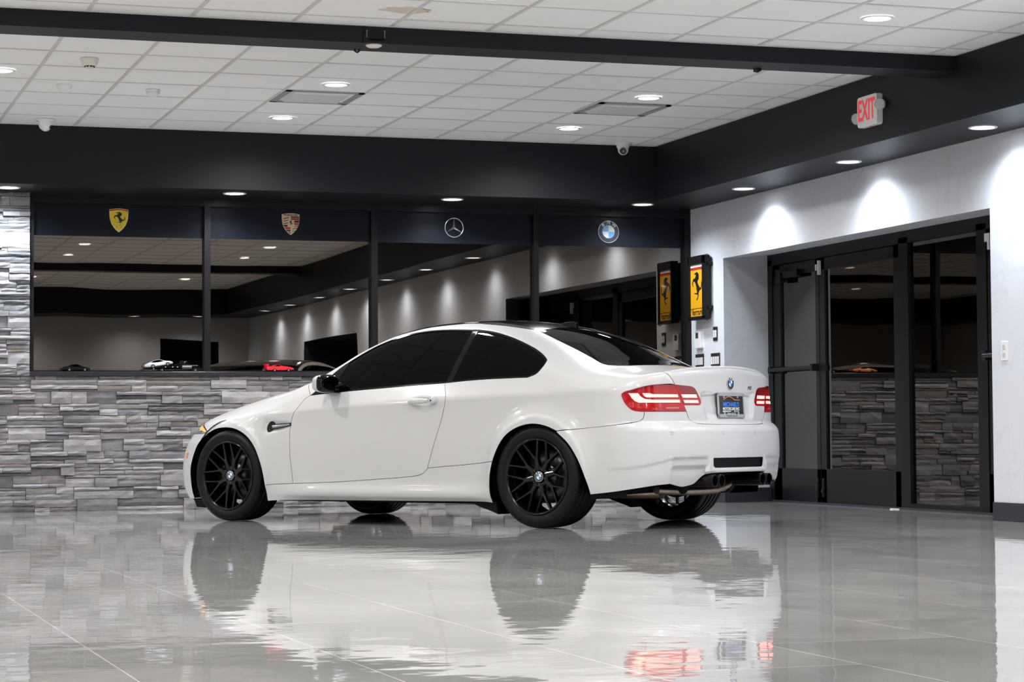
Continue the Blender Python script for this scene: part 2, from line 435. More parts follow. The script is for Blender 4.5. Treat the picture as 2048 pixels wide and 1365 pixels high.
# far left remains plain
# sill
sl = MB(); sl.box((XCOL, YS - .012, ZSILL - .038), (XW, YP + .02, ZSILL)); bev(tag(sl.build('trim_7', granite), kind=S), .004)
# window wall: 4 bays between mullions
MUL = [(2.060, 2.107), (3.525, 3.576), (4.979, 5.035), (6.460, 6.507), (7.905, 7.962)]
ZP, ZH = 2.283, 2.552
b = MB()
for a, c in MUL: b.box((a, YP - .055, ZSILL), (c, YP + .03, ZS + .01))
b.box((2.06, YP - .05, ZH), (XW, YP + .03, ZS + .01)); b.box((2.06, YP - .06, ZH + .03), (XW, YP - .04, ZH + .045))
b.box((2.06, YP - .02, ZSILL), (XW, YP + .03, ZSILL + .012))
tag(b.build('trim_8', frame_black), kind=S)
for i in range(4):
    x0, x1 = MUL[i][1], MUL[i + 1][0]
    w = empty('window_%d' % (i + 1), ((x0 + x1) / 2, YP, ZSILL), kind=S)
    p = MB(); hw = (x1 - x0) / 2
    p.box((-hw, 0, 0), (hw, .008, ZP - ZSILL)); p.build('pane', pane_glass, w)
    p = MB(); p.box((-hw, -.004, ZP - ZSILL), (hw, .008, ZH - ZSILL)); p.build('header_panel', navy_film, w)
# dark office behind the panes
b = MB(); b.box((1.9, YP + .55, .9), (XW + .1, YP + .6, ZS + .2)); tag(b.build('wall_office', void), kind=S)
# white upright return strip at the right end of the window, small trim of wall
# baseboards
def strip(name, pts, z0=0, z1=.125, t=.015, m=base_dark):
    b = MB()
    for (x0, y0), (x1, y1) in zip(pts[:-1], pts[1:]):
        d = Vector((x1 - x0, y1 - y0, 0)); n = Vector((-d.y, d.x, 0)).normalized() * t
        p = [Vector((x0, y0, 0)), Vector((x1, y1, 0)), Vector((x1, y1, 0)) + n, Vector((x0, y0, 0)) + n]
        b.add([(v.x, v.y, z0) for v in p] + [(v.x, v.y, z1) for v in p], [(0, 3, 2, 1), (4, 5, 6, 7), (0, 1, 5, 4), (1, 2, 6, 5), (2, 3, 7, 6), (3, 0, 4, 7)])
    return bev(tag(b.build(name, m), kind=S), .004)
strip('baseboard_right', [(XW - .001, AY1 - .016), (XW - .001, 18.9)])
strip('baseboard_right', [(8.46, 18.382), (XW, AY1)])
strip('baseboard_right', [(XW - .001, OY1), (XW - .001, AY0 - .005)])
# ------------------------------------------------------------------ storefront doors in the recess (plane x = DX)
def yz_box(b, y0, y1, z0, z1, x0=DX - .022, x1=DX + .022, mi=0): b.box((x0, y0, z0), (x1, y1, z1), mi)
b = MB()   # fixed frame
for y0, y1 in ((18.30, 18.42), (15.795, 15.946), (14.60, 14.742), (12.62, 12.72)): yz_box(b, y0, y1, 0, ZD, DX - .03, DX + .05)
yz_box(b, 12.62, 18.42, ZD - .045, ZD + .06, DX - .03, DX + .05)
yz_box(b, 14.74, 15.80, 0, .05, DX - .03, DX + .05)
tag(b.build('trim_10', frame_black), kind=S)
b = MB(); b.box((DX - .05, 12.72, 0), (DX + .08, 18.31, .016)); tag(b.build('trim_11', base_dark), kind=S)
def leaf(i, y0, y1, closer=False, bar=True, stile=(.10, .10)):
    """one glazed aluminium door leaf: y0 near end, y1 far end"""
    d = empty('door_%d' % i, (DX, (y0 + y1) / 2, 0), kind=S); h = (y1 - y0) / 2 - .003
    f = MB(); X = .022
    f.box((-X, -h, .015), (X, -h + stile[0], ZD - .05)); f.box((-X, h - stile[1], .015), (X, h, ZD - .05))
    f.box((-X, -h, ZD - .15), (X, h, ZD - .05)); f.box((-X, -h, .015), (X, h, .298))
    bev(f.build('leaf_frame', frame_bronze, d), .003)
    g = MB(); g.box((-.004, -h + stile[0], .298), (.004, h - stile[1], ZD - .15)); g.build('pane', door_glass, d)
    if bar:
        p = MB(); zb = 1.155
        p.tube([(-.075, -h + .015, zb), (-.075, h - .02, zb)], .018, 12)
        p.box((-.085, -h + .01, zb - .03), (-X, -h + .06, zb + .03)); p.box((-.085, h - .06, zb - .03), (-X, h - .01, zb + .03))
        p.build('push_bar', frame_black, d)
    if closer:
        c = MB(); c.box((-.075, -.02 - .12, ZD - .175), (-X, h - .17, ZD - .115)); c.tube([(-.05, -.02, ZD - .14), (-.09, h * .55, ZD - .105)], .011, 8)
        c.box((-.09, .16, ZD - .21), (-.03, .26, ZD - .11)); c.build('door_closer', frame_black, d)
    return d, h
d1, h1 = leaf(1, 17.38, 18.30, closer=True, bar=True, stile=(.07, .15))
d2, h2 = leaf(2, 15.946, 17.375, bar=False, stile=(.10, .10))
for d, h, s in ((d1, h1, -1), (d2, h2, 1)):     # flush bolts near the meeting stiles, white limit switches above
    f = MB(); yb = s * (h - .05)
    f.box((-.034, yb - .012, .06), (-.022, yb + .012, .22)); f.tube([(-.035, yb, .19), (-.035, yb, .07)], .007, 8); f.box((-.045, yb - .018, .10), (-.03, yb + .018, .13))
    f.build('foot_bolt', dark_metal, d)
f = MB(); f.box((-.045, h2 - .035, ZD - .19), (-.022, h2 - .012, ZD - .07)); f.build('door_contact', trim_white, d2)
f = MB(); f.box((-.045, -h1 + .02 - .02, ZD - .15), (-.022, -h1 + .04 - .02, ZD - .10)); f.build('door_contact', trim_white, d1)
w = empty('window_5', (DX, 15.268, 0), kind=S)
g = MB(); g.box((-.004, -.54, .05), (.004, .55, ZD - .04)); g.build('pane', door_glass, w)
d3, h3 = leaf(3, 13.60, 14.60, bar=False)
f = MB(); f.box((-.05, h3 - .05, ZD - .14), (-.022, h3 - .01, ZD - .08)); f.box((-.05, h3 - .08, ZD - .20), (-.022, h3 - .05, ZD - .08)); f.build('door_contact', trim_white, d3)
p = MB(); p.tube([(-.075, -h3 + .02, 1.155), (-.075, h3 - .02, 1.155)], .018, 12); p.box((-.085, h3 - .06, 1.12), (-.02, h3 - .01, 1.19)); p.build('push_bar', dark_metal, d3)
d4, h4 = leaf(4, 12.72, 13.59, bar=False)

# ------------------------------------------------------------------ coupe body surface (car frame: x forward, y left, z up, origin under the front axle)
def interp(x,xs,ys):
    """smooth monotone-ish cubic (pchip) interpolation, xs increasing"""
    xs=np.asarray(xs,float);ys=np.asarray(ys,float)
    h=np.diff(xs);d=np.diff(ys)/h
    m=np.zeros_like(ys)
    for i in range(1,len(xs)-1):
        if d[i-1]*d[i]>0:
            w1=2*h[i]+h[i-1];w2=h[i]+2*h[i-1]
            m[i]=(w1+w2)/(w1/d[i-1]+w2/d[i])
    m[0]=d[0];m[-1]=d[-1]
    x=np.asarray(x,float)
    i=np.clip(np.searchsorted(xs,x)-1,0,len(xs)-2)
    t=(x-xs[i])/h[i]
    lo=x<xs[0];hi=x>xs[-1]
    t=np.clip(t,0,1)
    h00=2*t**3-3*t**2+1;h10=t**3-2*t**2+t;h01=-2*t**3+3*t**2;h11=t**3-t**2
    y=h00*ys[i]+h10*h[i]*m[i]+h01*ys[i+1]+h11*h[i]*m[i+1]
    y=np.where(lo,ys[0]+m[0]*(x-xs[0]),y);y=np.where(hi,ys[-1]+m[-1]*(x-xs[-1]),y)
    return y
def sp(v,w):  # softplus-like ramp, width w
    v=np.asarray(v,float)
    return np.where(v>w,v,np.where(v<-w,0,(v+w)**2/(4*w)))
def smax(a,b,k):
    h=np.clip(k-np.abs(a-b),0,None)/k
    return np.maximum(a,b)+h*h*k*.25
def sstep(a,b,x):
    t=np.clip((x-a)/(b-a),0,1);return t*t*(3-2*t)
RW=-2.761
def zbelt(x): return interp(x,[-3.6,-2.7,-2.0,-1.4,-.75,.2],[1.03,.99,.952,.925,.892,.85])
def zcrease(x): return interp(x,[-3.5,-2.7,-1.8,-1.0,-.5,.3,.8],[.90,.87,.835,.80,.775,.74,.72])
WX=[-3.9,-3.6,-3.3,-3.0,-2.76,-2.4,-1.9,-1.3,-.8,-.3,0.,.3,.55,.8]
WM=[.80,.852,.872,.882,.885,.882,.885,.887,.884,.880,.878,.862,.825,.76]
def W(x,z):
    w=interp(x,WX,WM)
    zb=zbelt(x);zc=zcrease(x)
    # below the crease: gentle barrel
    w=w-.10*np.clip(.56-z,0,None)**2*1.6-.05*np.clip(z-.56,0,None)
    # above crease
    c1=interp(x,[-3.6,-2.6,-1.4,-.6,0,.6],[.45,.42,.40,.42,.55,.8])
    w=w-c1*sp(z-zc,.022)
    # tumblehome
    up=sp(z-zb,.03)
    c2=interp(x,[-3.4,-2.9,-2.3,-1.4,-.9,-.5],[.25,.15,.08,.06,.10,.2])
    w=w-c2*up-.42*up**2
    # sill skirt
    sk=sstep(-.35,-.9,x)*sstep(-2.5,-2.1,x)
    w=w+sk*(.026*np.exp(-((z-.215)/.05)**2))
    w=w-sk*.75*np.clip(.190-z,0,.06)
    # flares round the arches
    for cx,cz,a in ((0.,.327,.020),(RW,.334,.026)):
        r=np.hypot(x-cx,z-cz)
        b=a*np.exp(-(np.clip(r-.36,0,None)/.085)**2)
        b=b+.006*sstep(.405,.383,r)
        b=b*sstep(.99,.80,z)
        w=w+b
    return w
TX=[-3.95,-3.74,-3.66,-3.5,-3.2,-3.06,-2.95,-2.7,-2.45,-2.25,-2.0,-1.6,-1.3,-1.15,-1.0,-.8,-.6,-.52,-.4,-.2,0,.3,.5,.65,.75,.85]
TZ=[1.0,1.030,1.035,1.025,1.055,1.095,1.145,1.255,1.335,1.373,1.396,1.383,1.336,1.289,1.225,1.120,1.034,1.01,.98,.945,.905,.835,.770,.70,.62,.50]
def T(x,y):
    s=interp(x,[-3.3,-2.6,-1.9,-1.3,-.5,.2],[-.10,-.16,0,.12,.12,.05])
    k=interp(x,[-3.6,-3.1,-2.6,-1.6,-1.1,-.5,0,.5,.8],[.09,.09,.11,.065,.055,.09,.12,.16,.25])
    return interp(x+s*y*y,TX,TZ)-k*y*y
RZ=[.15,.25,.35,.5,.62,.665,.68,.74,.82,.92,1.0,1.06,1.3]
RX=[-3.64,-3.715,-3.745,-3.755,-3.748,-3.715,-3.69,-3.69,-3.68,-3.675,-3.675,-3.70,-3.70]
def Rr(y,z):
    ay=np.abs(y)
    x0=interp(z,RZ,RX)
    lo=sstep(.70,.66,z)
    yc=np.where(z>.68,.86,.90)
    return x0+.13*(ay/.85)**2+ .26*np.clip(ay/.90,0,2)**8
FZ=[.12,.25,.4,.55,.62,.70,.8]
FX=[.74,.82,.84,.82,.78,.72,.62]
def Fr(y,z):
    ay=np.abs(y)
    return interp(z,FZ,FX)-.24*(ay/.85)**2.2-.22*np.clip(ay/.88,0,2)**8

def feat(x,y,z):
    """pressed-in details of the shell: positive values push the surface inward"""
    d=np.zeros(np.shape(x))
    rear=x<-3.3
    if np.any(rear):
        # plate pocket on the boot lid
        u=np.clip((.335-(.885-z)*.22-y)/.035,0,1);v=np.clip((.872-z)/.012,0,1)*np.clip((z-.685)/.05,0,1)
        s=u*u*(3-2*u)*v*v*(3-2*v)
        d=d+np.where(rear,s*.024,0)
        # lower bumper: recessed side pockets, fins beside the grille, crease line
        zt=.452-np.clip(y-.40,0,1)*.02
        a=sstep(.655,.640,y)*sstep(.345,.375,y)*sstep(zt+.012,zt-.012,z)*sstep(-3.45,-3.5,x)
        dep=.030*(.45+.55*sstep(.41,.375,z))
        d=d+a*dep
        cr=.452-np.clip(y-.64,0,.25)*.30
        c=sstep(cr+.01,cr-.015,z)*sstep(.64,.67,y)*sstep(.885,.84,y)*.006
        d=d+np.where(rear,c,0)
        # lip below the grille
        l=sstep(.37,.34,y)*np.exp(-((z-.368)/.016)**2)*.008*np.where(x<-3.5,1,0)
        d=d-l
    # scoop round the fender vent
    vx=(x>-.66)&(x<-.33)
    if np.any(vx):
        t=np.clip((x+.66)/.30,0,1)
        half=.012+.026*t
        zc=.674+.016*(1-t)
        w=np.exp(-((z-zc)/(half+.006))**4)*sstep(-.66,-.46,x)*sstep(-.335,-.37,x)
        d=d+np.where(vx,w*.014,0)
    # hand recess behind the door grip
    hx=np.exp(-(((x+1.80)/.075)**2+((z-.828)/.026)**2)**1.5)
    d=d+hx*.010
    # power-dome edges of the bonnet
    return d
def F(P):
    x,y,z=P[...,0],np.abs(P[...,1]),P[...,2]
    e=.004
    w=W(x,z);gx=(W(x+e,z)-w)/e;gz=(W(x,z+e)-w)/e
    a=(y-w)/np.sqrt(1+gx**2+gz**2)
    t=T(x,y);tx=(T(x+e,y)-t)/e;ty=(T(x,y+e)-t)/e
    b=(z-t)/np.sqrt(1+tx**2+ty**2)
    k=interp(x,[-3.7,-3.2,-2.6,-1.4,-.7,-.3,.4],[.10,.10,.09,.08,.07,.16,.24])
    f=smax(a,b,k)
    r=Rr(y,z);ry=(Rr(y+e,z)-r)/e;rz=(Rr(y,z+e)-r)/e
    c=(r-x)/np.sqrt(1+ry**2+rz**2)
    f=smax(f,c,.05)
    fr=Fr(y,z);fy=(Fr(y+e,z)-fr)/e;fz=(Fr(y,z+e)-fr)/e
    d=(x-fr)/np.sqrt(1+fy**2+fz**2)
    f=smax(f,d,.12)
    return f+feat(x,y,z)
def grad(P,e=.003):
    g=np.stack([F(P+np.eye(3)[i]*e)-F(P-np.eye(3)[i]*e) for i in range(3)],-1)
    return g/np.maximum(np.linalg.norm(g,axis=-1,keepdims=True),1e-9)
def march(o,d,t0,t1,n=60,inward=True):
    """first sign change outside->inside along o+t d from t0 to t1"""
    o=np.asarray(o,float);d=np.asarray(d,float)
    ts=np.linspace(t0,t1,n)
    N=o.shape[0]
    lo=np.full(N,np.nan);hi=np.full(N,np.nan);act=np.arange(N);prev=F(o+d*ts[0])
    for i in range(1,n):
        cur=F(o[act]+d[act]*ts[i])
        m=(prev>0)&(cur<=0)
        lo[act[m]]=ts[i-1];hi[act[m]]=ts[i]
        act=act[~m];prev=cur[~m]
        if len(act)==0: break
    ok=~np.isnan(lo)
    I=np.where(ok)[0];a=lo[I];b=hi[I]
    for _ in range(18):
        mid=(a+b)/2
        v=F(o[I]+d[I]*mid[:,None])
        a=np.where(v>0,mid,a);b=np.where(v>0,b,mid)
    lo[I]=(a+b)/2
    return lo,ok

# outlines of the panels on that surface, measured in metres in the car frame
CV={
'dlo':[(-0.747,0.824,0.890),(-1.008,0.824,0.908),(-1.964,0.819,0.954),(-2.162,0.814,0.967),(-2.372,0.812,0.974),(-2.639,0.817,0.977),(-2.676,0.812,0.988),(-2.711,0.803,1.005),(-2.741,0.772,1.055),(-2.744,0.743,1.088),(-2.736,0.735,1.097),(-2.682,0.707,1.132),(-2.607,0.680,1.168),(-2.504,0.652,1.207),(-2.367,0.619,1.252),(-2.199,0.584,1.292),(-2.057,0.568,1.312),(-1.968,0.564,1.317),(-1.769,0.554,1.326),(-1.619,0.552,1.327),(-1.473,0.557,1.316),(-1.335,0.574,1.291),(-1.203,0.600,1.247),(-1.082,0.640,1.185),(-0.953,0.690,1.105),(-0.887,0.730,1.046),(-0.786,0.806,0.924)],
'door':[(-0.703,0.835,0.866),(-0.662,0.861,0.807),(-0.626,0.873,0.754),(-0.602,0.877,0.666),(-0.601,0.882,0.571),(-0.604,0.881,0.453),(-0.615,0.876,0.359),(-0.622,0.873,0.274),(-1.053,0.877,0.289),(-1.509,0.878,0.315),(-1.716,0.877,0.330),(-1.775,0.878,0.339),(-1.812,0.879,0.353),(-1.847,0.880,0.384),(-1.898,0.885,0.521),(-1.952,0.879,0.667),(-1.985,0.874,0.779),(-1.993,0.863,0.857),(-1.963,0.832,0.926),(-1.955,0.819,0.954)],
'sillseam_f':[(-0.370,0.886,0.263),(-0.622,0.873,0.273)],
'sillseam_r':[(-1.850,0.880,0.387),(-2.209,0.879,0.413),(-2.425,0.905,0.433)],
'bumpseam':[(-2.937,0.906,0.627),(-3.099,0.883,0.640),(-3.344,0.860,0.661),(-3.471,0.802,0.679),(-3.500,0.778,0.692),(-3.513,0.766,0.713),(-3.515,0.764,0.745)],
'tail':[(-3.394,0.833,0.870),(-3.412,0.825,0.880),(-3.483,0.779,0.899),(-3.542,0.714,0.911),(-3.584,0.642,0.917),(-3.617,0.546,0.915),(-3.640,0.436,0.908),(-3.648,0.388,0.895),(-3.653,0.357,0.874),(-3.658,0.341,0.836),(-3.661,0.336,0.804),(-3.663,0.344,0.791),(-3.657,0.385,0.787),(-3.640,0.487,0.787),(-3.647,0.479,0.746),(-3.591,0.657,0.746),(-3.488,0.788,0.747),(-3.467,0.805,0.750),(-3.440,0.820,0.772),(-3.419,0.827,0.804),(-3.401,0.833,0.836)],
'split':[(-3.613,0.560,0.915),(-3.627,0.514,0.857),(-3.637,0.501,0.787),(-3.647,0.479,0.744)],
'deck':[(-3.578,0.612,0.990),(-3.602,0.592,0.963),(-3.611,0.567,0.931),(-3.613,0.560,0.917)],
'deckb':[(-3.645,0.486,0.744),(-3.650,0.464,0.707),(-3.657,0.426,0.680),(-3.684,0.409,0.666),(-3.697,0.330,0.663),(-3.706,-0.279,0.661),(-3.678,-0.412,0.669),(-3.641,-0.508,0.691)],
'glass':[(-2.478,0.466,1.294),(-2.687,0.506,1.217),(-2.841,0.513,1.151),(-2.969,0.524,1.093),(-3.033,0.538,1.065),(-3.084,0.517,1.051),(-3.156,0.290,1.054)],
'rail':[(-1.900,0.477,1.368),(-2.063,0.500,1.352),(-2.210,0.504,1.336),(-2.352,0.505,1.315),(-2.490,0.502,1.285)],
'farch':[(0.435,0.783,0.155),(0.447,0.806,0.291),(0.446,0.812,0.366),(0.409,0.826,0.452),(0.349,0.835,0.550),(0.265,0.840,0.617),(0.146,0.858,0.659),(0.026,0.877,0.670),(-0.088,0.891,0.658),(-0.192,0.897,0.615),(-0.278,0.900,0.537),(-0.333,0.898,0.429),(-0.360,0.892,0.334),(-0.376,0.881,0.227),(-0.376,0.867,0.149)],
'rarch':[(-2.390,0.880,0.174),(-2.385,0.894,0.267),(-2.393,0.900,0.344),(-2.418,0.905,0.433),(-2.463,0.908,0.520),(-2.525,0.907,0.597),(-2.606,0.906,0.645),(-2.702,0.905,0.670),(-2.783,0.905,0.671),(-2.864,0.906,0.655),(-2.944,0.906,0.616),(-3.024,0.908,0.551),(-3.087,0.905,0.466),(-3.133,0.898,0.369),(-3.162,0.884,0.274),(-3.173,0.873,0.223)],
'bumpbot':[(-3.173,0.873,0.223),(-3.334,0.853,0.240),(-3.495,0.806,0.264),(-3.576,0.738,0.279),(-3.636,0.647,0.288),(-3.673,0.518,0.272),(-3.691,0.448,0.284),(-3.705,0.419,0.310),(-3.719,0.371,0.342),(-3.728,0.305,0.351),(-3.738,0.199,0.355),(-3.726,-0.325,0.351),(-3.676,-0.516,0.280)],
'grille':[(-3.731,0.309,0.384),(-3.738,0.298,0.448),(-3.736,-0.310,0.445),(-3.731,-0.306,0.376)],
'plate':[(-3.672,0.177,0.861),(-3.673,-0.146,0.865),(-3.684,-0.175,0.711),(-3.687,0.131,0.708)],
'tail_out':[(-3.393,0.835,0.858),(-3.408,0.828,0.869),(-3.459,0.799,0.885),(-3.508,0.756,0.902),(-3.552,0.701,0.913),(-3.585,0.639,0.917),(-3.613,0.560,0.914)],
'tail_split':[(-3.613,0.560,0.914),(-3.620,0.538,0.877),(-3.628,0.515,0.833),(-3.637,0.497,0.789),(-3.647,0.480,0.746)],
'tail_bot':[(-3.647,0.480,0.746),(-3.583,0.672,0.746),(-3.500,0.778,0.746),(-3.463,0.807,0.753),(-3.440,0.820,0.769),(-3.418,0.829,0.793),(-3.401,0.834,0.825),(-3.393,0.835,0.846),(-3.393,0.835,0.858)],
'tail_in':[(-3.613,0.560,0.914),(-3.633,0.477,0.909),(-3.644,0.413,0.904),(-3.649,0.382,0.892),(-3.652,0.366,0.873),(-3.656,0.350,0.849),(-3.660,0.334,0.823),(-3.662,0.332,0.802),(-3.663,0.340,0.791),(-3.661,0.359,0.787),(-3.639,0.494,0.785)],
'bar_u':[(-3.502,0.764,0.861),(-3.532,0.730,0.861),(-3.547,0.711,0.855),(-3.620,0.542,0.854),(-3.623,0.536,0.836),(-3.553,0.704,0.835),(-3.521,0.746,0.834),(-3.509,0.758,0.845)],
'bar_l':[(-3.432,0.817,0.861),(-3.483,0.782,0.861),(-3.492,0.775,0.845),(-3.503,0.765,0.833),(-3.517,0.751,0.824),(-3.548,0.713,0.820),(-3.626,0.528,0.820),(-3.629,0.525,0.802),(-3.489,0.781,0.801),(-3.468,0.797,0.811),(-3.453,0.807,0.828),(-3.443,0.812,0.845)],
'bar_i1':[(-3.628,0.511,0.854),(-3.652,0.374,0.855),(-3.655,0.366,0.833),(-3.632,0.499,0.833)],
'bar_i2':[(-3.634,0.494,0.819),(-3.656,0.362,0.819),(-3.659,0.356,0.800),(-3.638,0.487,0.800)],
'rev':[(-3.594,0.643,0.774),(-3.629,0.544,0.774),(-3.632,0.540,0.763),(-3.598,0.640,0.762)],
'pocket':[(-3.661,0.299,0.866),(-3.678,0.257,0.712),(-3.675,-0.284,0.698),(-3.651,-0.385,0.852)],
'sensors':[(-3.651,0.657,0.605),(-3.743,0.181,0.609),(-3.733,-0.299,0.607)],
'handle':[(-1.683,0.871,0.826),(-1.752,0.865,0.848),(-1.835,0.861,0.860),(-1.902,0.863,0.856),(-1.927,0.868,0.842),(-1.922,0.872,0.816),(-1.867,0.873,0.803),(-1.780,0.873,0.804)],
'vent':[(-0.358,0.874,0.706),(-0.430,0.873,0.716),(-0.615,0.876,0.690),(-0.601,0.877,0.665),(-0.449,0.878,0.631),(-0.385,0.877,0.660)],
'hoodseam':[(-0.657,0.826,0.879),(-0.668,0.815,0.900),(-0.680,0.801,0.921)],
'marker':[(0.532,0.763,0.486),(0.530,0.770,0.453)],
'hl':[(0.438,0.704,0.681),(0.255,0.831,0.644)],
'recess':[(-3.661,0.643,0.445),(-3.648,0.666,0.407),(-3.637,0.646,0.290),(-3.731,0.353,0.457),(-3.742,0.270,0.514),(-3.735,0.320,0.444),(-3.722,0.378,0.375)],
'bpillar':[(-2.006,0.580,1.303),(-1.992,0.672,1.190),(-1.978,0.769,1.043),(-1.965,0.818,0.956),(-2.007,0.817,0.958),(-2.025,0.780,1.025),(-2.041,0.680,1.178),(-2.045,0.580,1.302)],
}

CAR_LOC = (3.8899, 16.6411, 0.); CAR_RZ = 2.1754
car = empty('coupe_car', CAR_LOC, CAR_RZ, 'white two-door coupe with black wheels parked on the glossy tiled floor', 'car')
def onsurf(kind, p, off=0.):
    pass
class Map:
    """2-D chart of the shell: 'x' round an axis along the car, 'z' round an upright axis, 'y' round a cross-car axis"""
    def __init__(s, kind, c, R=.85, front=False, T0=1.5): s.T0 = T0; s.k = kind; s.c = c; s.R = R; s.fr = 1 if front else -1
    def to(s, P):
        P = np.asarray(P, float); x, y, z = P[..., 0], P[..., 1], P[..., 2]; c = s.c
        if s.k == 'x': return np.stack([x, s.R * np.arctan2(z - c[2], y - c[1])], -1)
        if s.k == 'z': return np.stack([s.R * np.arctan2(y - c[1], s.fr * (x - c[0])), z], -1)
        return np.stack([y, s.R * np.arctan2(z - c[2], s.fr * (x - c[0]))], -1)
    def hit(s, ab, off=0.):
        a, b = ab[:, 0], ab[:, 1]; n = len(a); c = s.c; Z = np.zeros(n)
        if s.k == 'x': d = np.stack([Z, np.cos(b / s.R), np.sin(b / s.R)], -1); o = np.stack([a, Z + c[1], Z + c[2]], -1)
        elif s.k == 'z': d = np.stack([s.fr * np.cos(a / s.R), np.sin(a / s.R), Z], -1); o = np.stack([Z + c[0], Z + c[1], b], -1)
        else: d = np.stack([s.fr * np.cos(b / s.R), Z, np.sin(b / s.R)], -1); o = np.stack([Z + c[0], a, Z + c[2]], -1)
        T0 = s.T0
        global F
        F0 = F
        if off:
            F = lambda P: F0(P) - off
        t, ok = march(o + d * T0, -d, 0., 1.45, 66)
        F = F0
        t = np.where(ok, t, 1.2)
        return o + d * (T0 - t)[:, None]
MX = Map('x', (0, 0, .45)); MZ = Map('z', (-2.95, 0, 0), .8); MF = Map('z', (.10, 0, 0), .8, True)
MY = Map('y', (-3.15, 0, .72), .6); 
def smooth_line(P, step=.012):
    """Catmull-Rom through chart points"""
    P = np.asarray(P, float); n = len(P); out = []
    for i in range(n - 1):
        p0, p1, p2, p3 = P[max(i - 1, 0)], P[i], P[i + 1], P[min(i + 2, n - 1)]
        L = np.linalg.norm(p2 - p1); k = max(1, int(L / step))
        for t in np.arange(k) / k:
            out.append(.5 * ((2 * p1) + (p2 - p0) * t + (2 * p0 - 5 * p1 + 4 * p2 - p3) * t * t + (3 * p1 - p0 - 3 * p2 + p3) * t ** 3))
    out.append(P[-1])
    return np.array(out)
def outline(M, segs, step=.012):
    """segs: list of 3-D polylines, corners where they meet; returns closed chart polygon"""
    out = []
    for s_ in segs:
        q = smooth_line(M.to(np.array(s_, float)), step)
        out.append(q)
    P = [out[0]]
    for q in out[1:]:
        P.append(q)
    A = np.concatenate(P); keep = [A[0]]
    for p in A[1:]:
        if np.linalg.norm(p - keep[-1]) > step * .3: keep.append(p)
    if np.linalg.norm(keep[0] - keep[-1]) < step * .3: keep.pop()
    A = np.array(keep)
    ar = .5 * np.sum(A[:, 0] * np.roll(A[:, 1], -1) - np.roll(A[:, 0], -1) * A[:, 1])
    return A if ar > 0 else A[::-1]
def inset(A, d):
    e = np.roll(A, -1, 0) - A; e /= np.linalg.norm(e, axis=1)[:, None] + 1e-12
    n = np.stack([-e[:, 1], e[:, 0]], -1); m = n + np.roll(n, 1, 0); m /= np.linalg.norm(m, axis=1)[:, None] + 1e-9
    return A + m * d
def inside(P, A):
    x, y = P[:, 0], P[:, 1]; c = np.zeros(len(P), bool); n = len(A)
    for i in range(n):
        x1, y1 = A[i]; x2, y2 = A[(i + 1) % n]
        if y1 == y2: continue
        m = ((y1 > y) != (y2 > y)) & (x < (x2 - x1) * (y - y1) / (y2 - y1) + x1)
        c ^= m
    return c
def panel_data(M, outer, holes=(), h=.018, off=0., thick=.012, gap=.0016):
    outer = inset(outer, gap); holes = [inset(a[::-1], gap) for a in holes]   # holes reversed: inset grows them
    B = [outer] + holes
    bp = np.concatenate(B)
    lo, hi = outer.min(0), outer.max(0)
    xs = np.arange(lo[0], hi[0], h); ys = np.arange(lo[1], hi[1], h * .87)
    G = np.stack(np.meshgrid(xs, ys), -1); G[1::2, :, 0] += h / 2; G = G.reshape(-1, 2)
    m = inside(G, outer)
    for a in holes: m &= ~inside(G, a)
    G = G[m]
    keep = np.ones(len(G), bool)
    for s0 in range(0, len(G), 400):
        dd = np.min(np.hypot(G[s0:s0 + 400, None, 0] - bp[None, :, 0], G[s0:s0 + 400, None, 1] - bp[None, :, 1]), axis=1)
        keep[s0:s0 + 400] = dd > h * .55
    G = G[keep]
    pts = np.concatenate([bp, G]); edges = []; k = 0
    for a in B:
        n = len(a); edges += [(k + i, k + (i + 1) % n) for i in range(n)]; k += n
    r = delaunay_2d_cdt([Vector(p) for p in pts], edges, [], 0, 1e-7)
    V2 = np.array([tuple(v) for v in r[0]]); T_ = np.array([f for f in r[2]])
    cen = V2[T_].mean(1); m = inside(cen, outer)
    for a in holes: m &= ~inside(cen, a)
    T_ = T_[m]
    P = M.hit(V2, off); N_ = grad(P)
    # boundary loops -> indices of output verts
    loops = []; k = 0; orig = r[3]; inv = {}
    for i, lst in enumerate(orig):
        for j in lst: inv[j] = i
    for a in B:
        loops.append([inv[k + i] for i in range(len(a))]); k += len(a)
    return P, T_, N_, loops, thick
